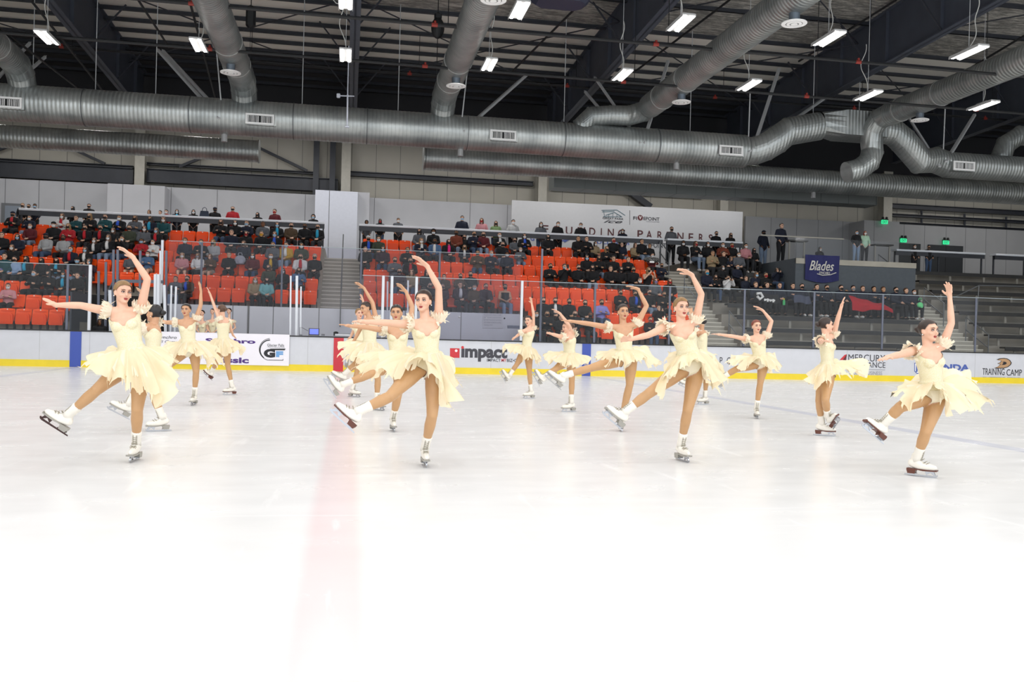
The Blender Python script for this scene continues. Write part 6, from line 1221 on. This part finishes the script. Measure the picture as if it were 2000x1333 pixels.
DATA = [
 (0, 340, 4.165, 'L', '''185,235,ys,K,k,C;235,255,ks,K,k,C;285,240,ks,N,b,C;595,262,kl,K,k,C;725,240,ns,K,k,C;1215,300,bl,X,0,C;1305,310,ns,T,0,C;1355,288,ks,R,w,C
110,303,kc,K/r,k;245,335,ks,N,w;510,318,bl,W/r,w;625,335,ns,T,0;735,312,yl,K,k;862,300,ns,T,k;978,332,ks,K/b,w;1103,325,bl,G,k;1230,340,nl,N/t,k;1330,345,bl,T,w
250,400,ns,M,w;440,385,kc,K,w;560,400,yl,R,k;695,412,ns,K/r,k;820,412,ks,K/r,k;925,435,bl,K,w;1055,400,ns,O,k;1175,415,nl,G,w;1275,435,bl,K/r,b
20,470,ns,K,0;145,487,nl,N,b;380,480,kc,L,k;520,495,ks,L,k;770,515,bl,K/w,w;888,490,bl,K/w,w;1000,500,ns,K,w,p;1155,520,ks,R,b,x;1250,530,ns,W,w
100,570,bl,K,w;12,610,ns,T,0;580,585,ns,N/r,b;700,590,nl,K/w,b;1205,625,ks,D,w,k;1060,650,bs,G,0,k
85,665,ks,B,k;200,665,kl,K/t,k;345,680,kl,K,k;462,680,kl,K/t,k;630,675,kc,K,b;730,685,nl,Q,b,p;4,670,bl,U,0
285,780,ks,K,b;400,785,kl,K,k;518,795,kl,K/t,b;635,800,ns,K,0
70,887,ns,P,w,x'''),
 (330, 340, 4.165, 'L', '''65,285,kl,N/t,w,C;200,288,kl,K,w,P;375,268,kc,K,k,P;520,260,gs,R,k,C;722,310,kl,K,k,C;862,283,ns,M,r,C;1175,328,kh,K,b,C
425,360,bl,K,k;540,370,kl,K,w;637,368,bs,N,b;765,375,ks,G,0;880,372,nl,K/t,b;995,360,ns,C,k;1108,365,ks,K,k;1212,405,ks,K/t,k
510,450,ns,N,0;628,460,kl,K,r;755,455,ks,K,y;862,455,bl,K/b,b
135,505,ns,N,w;262,530,ns,K,b,x;365,530,yl,L,k;612,540,bl,N,k;848,550,ns,G,k;957,548,ks,Y/w,b;1078,540,kl,O,w
108,620,yl,P,w,k;240,640,bl,W,g;340,635,bl,C,0,k;490,632,ks,K,0;685,640,kl,M,w;830,640,ns,N/y,w;1188,625,gs,K,k;1070,645,ns,W/r,k
815,735,bl,O,k
60,830,ns,G,0;148,825,ns,C/b,k;930,765,kl,K,w;1055,760,nl,D,k
705,838,yl,F,w;788,840,nl,A,k'''),
 (680, 380, 4.444, 'R', '''160,252,kh,G,0,C;278,210,kl,K,r,C;435,202,ns,G,w,C;990,182,ns,N,b,C;1160,203,bl,P,r,C;1283,228,bl,H,k,C;1433,215,ks,S,w,P
622,265,kl,G,k;742,265,kh,K,w;955,280,ks,X,k;1075,275,ns,N,k,x;1175,298,ns,M,k;1312,305,ns,K/w,w
175,338,kw,K/b,k;265,345,kh,O,w;632,352,yl,N/w,w;755,362,ks,D/w,k;870,370,kl,K/p,k;992,345,ns,K,k;1340,395,ns,K,k;1447,375,ns,G,k
305,435,kl,Q,b;515,445,ns,K,k;1010,450,yl,N/w,k;1125,472,ks,C,k;1240,462,gs,N,b;1380,490,kh,N,w;1495,470,gs,G,w;150,450,ns,K,0
405,530,ns,G,k;540,545,bs,K/r,k
447,630,ns,Q,k;555,645,bl,F,0;680,650,kl,K,0;835,690,ks,C,0;975,685,ns,C,k;1060,665,ns,K,k
712,760,ks,K,k;820,770,ns,Q,k;970,755,nu,Q/w,0;1100,780,nu,C,w;1190,770,ns,Q,r;1360,775,ku,k,k'''),
 (1000, 380, 4.444, 'R', '''252,237,nl,G,w,P;400,235,nu,K,w,C;598,245,ns,K,w,C;960,298,nl,N,w,C;1385,278,bs,G,k,C
105,305,nl,K/b,w;315,310,kl,K,k;580,340,ns,K,0;645,348,ns,K,0;882,345,ks,K,r;1115,365,ns,K,0;1480,370,kl,K,w
705,415,nl,F,w;818,440,yl,K,k;945,415,gs,N,0;1078,420,bl,F,0;1160,425,bs,K,0
650,505,kl,K,b;755,505,nl,K,k;880,525,ns,K,0;1005,515,nu,K,0;1215,515,ns,M,w
330,585,ku,K,k;452,585,ks,K,b,p;575,585,ks,K,k;700,595,nl,K,k;855,615,nu,K,0;942,625,kl,K,k;1052,605,ks,K,k;1180,605,yl,k,k,p;1295,598,ns,N,k
1110,710,ns,K,w;1240,720,bl,G,u;1370,710,bl,K,r
938,825,nu,K,k;1063,835,nu,N/b,k;1187,820,nu,K,k;1318,840,nu,K,k
268,890,nu,K,k;375,893,nu,K/w,k;495,900,nu,K,k;632,912,nu,K,k;775,908,nu,U,k,x;1270,960,bs,K,0,p
220,1010,ns,K,w;287,1005,nu,K,k;420,1040,ns,K,0;548,1000,nu,K,k;680,1015,ku,K,k;1197,1060,nu,K,r;1355,1035,nu,K,k'''),
 (1300, 380, 4.444, 'C', '''440,318,ns,K,k,C;565,332,bl,K,k,C;850,310,kc,N,k,W;1005,247,ks,N,0,W
250,380,bl,K,r;358,375,nl,K,w;490,395,ns,X,w;568,400,ns,K,r;688,405,ks,P,w
400,470,bs,F,0;490,470,ns,K,0;598,480,ks,G,w;755,465,kl,K,k
355,625,ys,N,t;485,620,nl,K,w;612,605,ns,N,g;570,545,bl,N,0
415,700,bl,K,k;530,705,ns,W,k,p
775,670,bl,N,b;857,675,ns,K,r;955,645,nl,N,0,p;1135,650,yl,F/w,w;1250,680,bl,D,b;1500,675,bl,K,b
685,710,bs,J,0;767,735,bu,J,0;868,735,nu,J,0;980,745,nu,J,0;1090,745,nu,J,0;1170,760,nu,J,k;1297,755,nu,J,0
1335,455,kl,K,w,T'''),
 (1600, 380, 3.92, 'C', '''285,350,ks,K,b,Z;350,310,rl,I,w,Z;728,430,ns,K,w,V;838,425,ns,K,k,V
45,690,nu,J,k;152,680,nu,J,k;247,680,nu,J,g;320,695,bu,J,0;403,695,nu,J,0;475,695,bu,J,0;572,685,nu,J,k;650,715,bu,J,0;708,725,nu,J,w
375,610,bl,W,0''')]
TOPC['J'] = ('navy team', '161d2e'); mat('cloth_J', '161d2e', .8)
rc = random.Random(11); ents = []
HT = {'sit': 1.33, 'sitx': 1.33, 'phone': 1.33, 'stand': 1.75}
for ox, oy, sc_, st, txt in DATA:
    for it in txt.replace('\n', ';').split(';'):
        f = it.strip().split(','); x = ox+float(f[0])/sc_; y = oy+float(f[1])/sc_; fl = f[5] if len(f) > 5 else ''
        ents.append((x, y, f[2], f[3], f[4], fl, st))
rows = {}
for x, y, hair, top, mask, fl, st in ents:
    if fl in ('C', 'P', 'W', 'Z', 'V', 'T'):
        Y = YC_+.5; z = ROWZ(8)+.42
        if fl == 'Z': Y = ROWY(4)+1.0; z = PZ
        if fl == 'T': Y = 40.2; z = PZ
        if fl == 'V': Y = YC_-.1
        if fl == 'W' and x > 1508: Y = 37.0; z = PZ
        v = P(x, y, Y); s_ = (v.z-z)/(1.75 if fl != 'T' else 1.33); s_ = max(.78, min(1.12, s_)); rows.setdefault(('stand', st), []).append((v.x, Y, z, hair, top, mask, fl, s_))
    else:
        best = None
        for r in range(0, 9):
            if r == 0 and x < 1400: continue
            s_ = .86 if fl == 'k' else .97; Y = ROWY(r)-.16; v = P(x, y, Y); e_ = abs(v.z-(ROWZ(r)+HT['sit']*s_))
            if best is None or e_ < best[0]: best = (e_, r, v.x, s_, v.z)
        e_, r, X, s_, vz = best
        s_ = max(s_*.9, min(s_*1.06, (vz-ROWZ(r))/HT['sit']))
        if st in 'LR' and r <= 3 and XT0 < X < XT1: X = XT1+.3
        rows.setdefault((r, 'L' if X < -.5 else 'R' if X < XB0+.1 else 'C'), []).append([X, ROWY(r)-(.16 if X < XB0+.1 else .24), ROWZ(r), hair, top, mask, fl, s_])
STN = {'L': 'left stand', 'R': 'right orange stand', 'C': 'black bleachers'}
for (r, st), lst in sorted(rows.items(), key=lambda q: str(q[0])):
    lst = sorted(lst, key=lambda q: q[0]); 
    if r != 'stand':
        for a, b_ in zip(lst, lst[1:]):
            gap = b_[0]-a[0]
            if gap < .4: b_[0] += (.4-gap)*.6; a[0] -= (.4-gap)*.3
    for i, (X, Y, z, hair, top, mask, fl, s_) in enumerate(lst):
        tc = top.split('/'); tn = TOPC[tc[0].upper()][0]; hn = HAIRN[hair[0]] if hair[1:2] not in ('h', 'c', 'w') else {'h': 'hooded', 'c': 'capped', 'w': 'white-capped'}[hair[1]]
        mk = (MASKC[mask][0]+' mask') if mask != '0' else 'no mask'; sc2 = ' and '+SCF[tc[1]][0]+' scarf' if len(tc) > 1 else ''
        if r == 'stand': pose = 'phone_s' if fl == 'P' else 'stand' if fl != 'T' else 'sit'; where = ('standing behind %s, %s from left' % (STN[st], ordn(i+1)))
        else: pose = {'p': 'phone', 'x': 'sitx'}.get(fl, 'sit' if rc.random() < .7 else 'sitx'); where = '%s from left, row %d, %s' % (ordn(i+1), r if st != 'C' else r+1, STN[st])
        lb = '%s person, %s top, %s, %s' % (hn, tn, mk, where) if not sc2 else '%s person, %s top, %s shirt, %s' % (hn, tn, SCF[tc[1]][0], where)
        ps = 'stand' if pose in ('stand', 'phone_s') else pose
        rz = rc.uniform(-.25, .25)+.12*((X-6)/20); grp = 'team jackets' if tc[0] == 'J' else 'spectators'
        person((X, Y, z), hair, top, mask, ps, lb, s_, rz, rc, grp, short=(fl == 'k')); CROWD.append((X, Y, r))
# seats: pans down where somebody sits, none where a person stands in the aisle
for x, r, stn, i, cnt in SEATQ:
    seat(x, r, stn, i, cnt)
    near = [c for c in CROWD if c[2] == r and abs(c[0]-x) < .3]
    if near: SEATS[-1][3].data = SM['flat']
# ---- belongings and team things
def cloth(name, pts_fn, n, m_, mt, label, cat):
    vs = [pts_fn(i/(n-1), j/(m_-1)) for j in range(m_) for i in range(n)]; fs = [(j*n+i, j*n+i+1, (j+1)*n+i+1, (j+1)*n+i) for j in range(m_-1) for i in range(n-1)]; k = len(vs); mb = MB()
    mb.mesh(vs+[v+Vector((0, .012, -.006)) for v in vs], fs+[tuple(q+k for q in reversed(f)) for f in fs]); return tag(mb.build(name, mt, smooth=True), label, cat)
tr = 2
ty_ = ROWY(tr)-.24
a = P(1664, 577, ty_-.5); b_ = P(1742, 600, ty_-.5)
def blanket(u, v):
    x = a.x+(b_.x-a.x)*u; z = (a.z-.35*u)+.02*math.sin(u*17)-v*(.5-.22*u)-.08*math.sin(u*5+1)*v; y = ty_-.28-.28*min(1, v*2.2)+.03*math.sin(u*14+v*3); return Vector((x, y, z))
cloth('blanket', blanket, 24, 10, mat('blanket_red', '9c1622', .9, noise_amt=.15), 'red blanket spread over the laps of the team row', 'blanket')
def flag(x0, x1, y0, y1, mt, label, nm_='team_flag', amp=.04):
    q0, q1 = P(x0, y0, ty_-.58), P(x1, y1, ty_-.58)
    return cloth(nm_, lambda u, v: Vector((q0.x+(q1.x-q0.x)*u, ty_-.5-.12*v+amp*math.sin(u*9+v), q0.z+(q1.z-q0.z)*v+.03*math.sin(u*6))), 16, 8, mt, label, 'flag')
flag(1474, 1522, 573, 592, mat('flag_black', '141418', .8), 'black team cloth with white letters held over the front bench')
fx = bpy.data.objects['team_flag']
v = P(1484, 577, ty_-.7); mb = MB(); mb.path([P(1478, 574, ty_-.68), P(1486, 573, ty_-.68), P(1490, 580, ty_-.68), P(1484, 585, ty_-.68), P(1479, 579, ty_-.68)], .05, 8)
for k in range(4): q = P(1494+5.5*k, 586+k*.6, ty_-.69); mb.box(q, (.07, .01, .12 if k % 2 else .08)); mb.box(q+Vector((.05, 0, .01)), (.04, .01, .05))
o = mb.build('white_lettering', mat('flag_white', 'd0d0d0', .8), fx)
flag(1552, 1583, 577, 593, mat('jacket_grey_blue', '3a3f52', .8), 'dark grey jacket draped over knees in the team row', 'draped_jacket', .06)
for x0, y0, nm_, mt, lb in ((1797, 596, 'shopping_bag', mat('bag_green', '5fc47e', .7), 'bright green bag at the right end of the team row'), (1531, 590, 'drink_bottle', mat('bottle_green', '38a860', .4), 'small green bottle with yellow top in front of the team row'), (469, 508, 'backpack', mat('pack_grey', '9a9ca8', .8), 'light grey backpack on a seat of the left stand')):
    v = P(x0, y0, ty_-.3 if x0 > 1000 else ROWY(5)-.25); e = empty(nm_, v, lb, nm_.split('_')[-1])
    mb = MB()
    if nm_ == 'drink_bottle': mb.path([(0, 0, -.12), (0, 0, .04), (0, 0, .08)], [.05, .05, .025], 10); mb.build('bottle_body', mt, e, local=True); mb = MB(); mb.path([(0, 0, .08), (0, 0, .13)], .03, 10); mb.build('bottle_cap', mat('cap_yellow', 'd0b030', .5), e, local=True)
    else:
        q_ = .62 if x0 > 1000 else 1; mb.ell((0, 0, 0), (.2*q_, .12*q_, .17*q_)); mb.ell((.03, -.09*q_, -.06), (.11*q_, .05*q_, .1*q_)); mb.box((0, 0, -.08*q_), (.3*q_, .18*q_, .16*q_), bev=.03); mb.build('bag_body', mt, e, local=True, smooth=True); mb = MB(); mb.path([(-.07, 0, .17), (-.05, 0, .26), (.05, 0, .26), (.07, 0, .17)], .012, 6); mb.build('handle', mt, e, local=True)
v = P(399, 431, YC_); v.z = ROWZ(8)+.42+1.1; e = empty('handbag', v, 'dark blue handbag with hoop handle standing on the left counter', 'bag'); mb = MB(); mb.mesh([(-.19, -.07, 0), (.19, -.07, 0), (.19, .07, 0), (-.19, .07, 0), (-.15, -.03, .25), (.15, -.03, .25), (.15, .03, .25), (-.15, .03, .25)], [(3, 2, 1, 0), (4, 5, 6, 7), (0, 1, 5, 4), (1, 2, 6, 5), (2, 3, 7, 6), (3, 0, 4, 7)]); mb.build('bag_body', mat('bag_navy', '2c3346', .6), e, local=True)
mb = MB(); mb.path([(-.09, 0, .25), (-.07, 0, .36), (0, 0, .4), (.07, 0, .36), (.09, 0, .25)], .012, 6); mb.build('handle', mat('bag_navy', '2c3346', .6), e, local=True)
v = P(668, 489, YK-.5); mb = MB(); v.z = ROWZ(8)+.55; mb.ell(v, (.7, .25, .1)); mb.ell(v+Vector((.3, 0, .02)), (.35, .2, .09)); tag(mb.build('black_coat', black_m), 'black coat lying on the landing above the left stairs', 'coat')
v = P(1273, 508, ROWY(6)-.5); e = empty('floral_bag', v, 'black and white floral bag with white box among the spectators', 'bag'); mb = MB(); mb.ell((0, 0, 0), (.36, .15, .13)); 
def fl():
    mt = bpy.data.materials.new('floral_print'); mt.use_nodes = True; nt = mt.node_tree; vo = nt.nodes.new('ShaderNodeTexVoronoi'); vo.inputs['Scale'].default_value = 18; r = nt.nodes.new('ShaderNodeValToRGB'); r.color_ramp.elements[0].color = (.6, .6, .58, 1); r.color_ramp.elements[1].color = (.01, .01, .012, 1); r.color_ramp.elements[0].position = .25; r.color_ramp.elements[1].position = .35; nt.links.new(vo.outputs[0], r.inputs[0]); nt.links.new(r.outputs[0], nt.nodes['Principled BSDF'].inputs[0]); return mt
mb.build('bag_body', fl(), e, local=True, smooth=True); mb = MB(); mb.box((-.05, -.17, -.1), (.2, .04, .08), bev=.01); mb.build('paper_box', white_paint, e, local=True)
for k, (x, y) in enumerate(((1555, 500), (1722, 508))):   # black high tables on the platform
    v = P(x, y, 36.5); e = empty('high_table', (v.x, 36.5, PZ), 'black high table with white legs on the platform, '+('left of the banner', 'near the exit doors')[k], 'table', 'platform tables'); mb = MB(); mb.b2((v.x-.45, 36.3, PZ+.98), (v.x+.45, 36.7, PZ+1.04)); mb.build('table_top', plank, e)
    for dx_ in (-.35, .35): mb = MB(); mb.b2((v.x+dx_-.03, 36.45, PZ), (v.x+dx_+.03, 36.5, PZ+.98)); mb.build('leg', post_w, e)
# ---- two waiting skaters behind the banner
for base, lb, hd, hy in (((415, 700), 'waiting skater in pale dress behind the boards, hands clasped, left one', (415, 609), -12), ((448, 701), 'waiting skater in pale dress behind the boards, dark hair, right one', (447.5, 608), -20), ((396, 701), 'waiting skater in pale dress behind the boards, mostly hidden, leftmost', (395, 612), -15)):
    x, y = hd; xx = x
    skater(dict(label=lb, base=base, dy=29.3-G(*base).y, off=1, z0=0, hair='n', head=hd, neck=(xx, y+15), hy=hy, ty=-10, shA=(xx-9, y+19), shB=(xx+9, y+19), elA=(xx-11, y+33), wrA=(xx-4, y+41, -.2), tpA=(xx+3, y+43, -.26), elB=(xx+12, y+33), wrB=(xx+5, y+39, -.2), tpB=(xx-1, y+41, -.26), waist=(xx, y+42), pelvis=(xx, y+53), hipS=(xx+4, y+56), knS=(xx+4, y+78), hipF=(xx-4, y+56), knF=(xx-4, y+78), anF=(xx-4, y+96), ff=(0, 0, -1), fd=(0, -1, 0), sf=(0, 0, -1), k=.92, vox=.012, group='waiting skaters behind the boards',
      skirt=[(xx-12, y+62, 0), (xx-9, y+66, -.15), (xx, y+68, -.2), (xx+9, y+66, -.15), (xx+12, y+62, 0), (xx+8, y+60, .15), (xx, y+59, .2), (xx-8, y+60, .15)]))
v = P(195, 645, YB+1.0); person((v.x, YB+1.0, -.02), 'kl', 'K', '0', 'stand', 'dark haired person in black jacket standing in the tunnel behind the left boards', .85, .1, rc, 'spectators')

v = P(1600, 500, 40.2); e = empty('stool', (v.x, 40.2, PZ), 'black stool under the seated person behind the club banner', 'stool'); mb = MB(); mb.b2((v.x-.22, 40.0, PZ+.36), (v.x+.22, 40.4, PZ+.41), bev=.01); mb.build('seat', plank, e)
for a_ in (-.18, .18):
    for b2_ in (40.04, 40.36): mb = MB(); mb.tube((v.x+a_, b2_, PZ), (v.x+a_, b2_, PZ+.36), .015, 6); mb.build('leg', plank, e)
# ================================================================== light and render settings
w = bpy.data.worlds.new('world'); sc.world = w; w.use_nodes = True
w.node_tree.nodes['Background'].inputs[0].default_value = (.9, .95, 1, 1); w.node_tree.nodes['Background'].inputs[1].default_value = 1.7
LD.energy = 76; LD2.energy = 95
sc.view_settings.view_transform = 'Standard'; sc.view_settings.look = 'None'; sc.view_settings.gamma = 1; sc.view_settings.use_curve_mapping = False
sc.view_settings.exposure = 0.0
cy = sc.cycles; cy.max_bounces = 6; cy.diffuse_bounces = 3; cy.glossy_bounces = 3; cy.transmission_bounces = 3; cy.transparent_max_bounces = 12; cy.use_denoising = True; cy.caustics_reflective = False; cy.caustics_refractive = False
cy.sample_clamp_indirect = 6
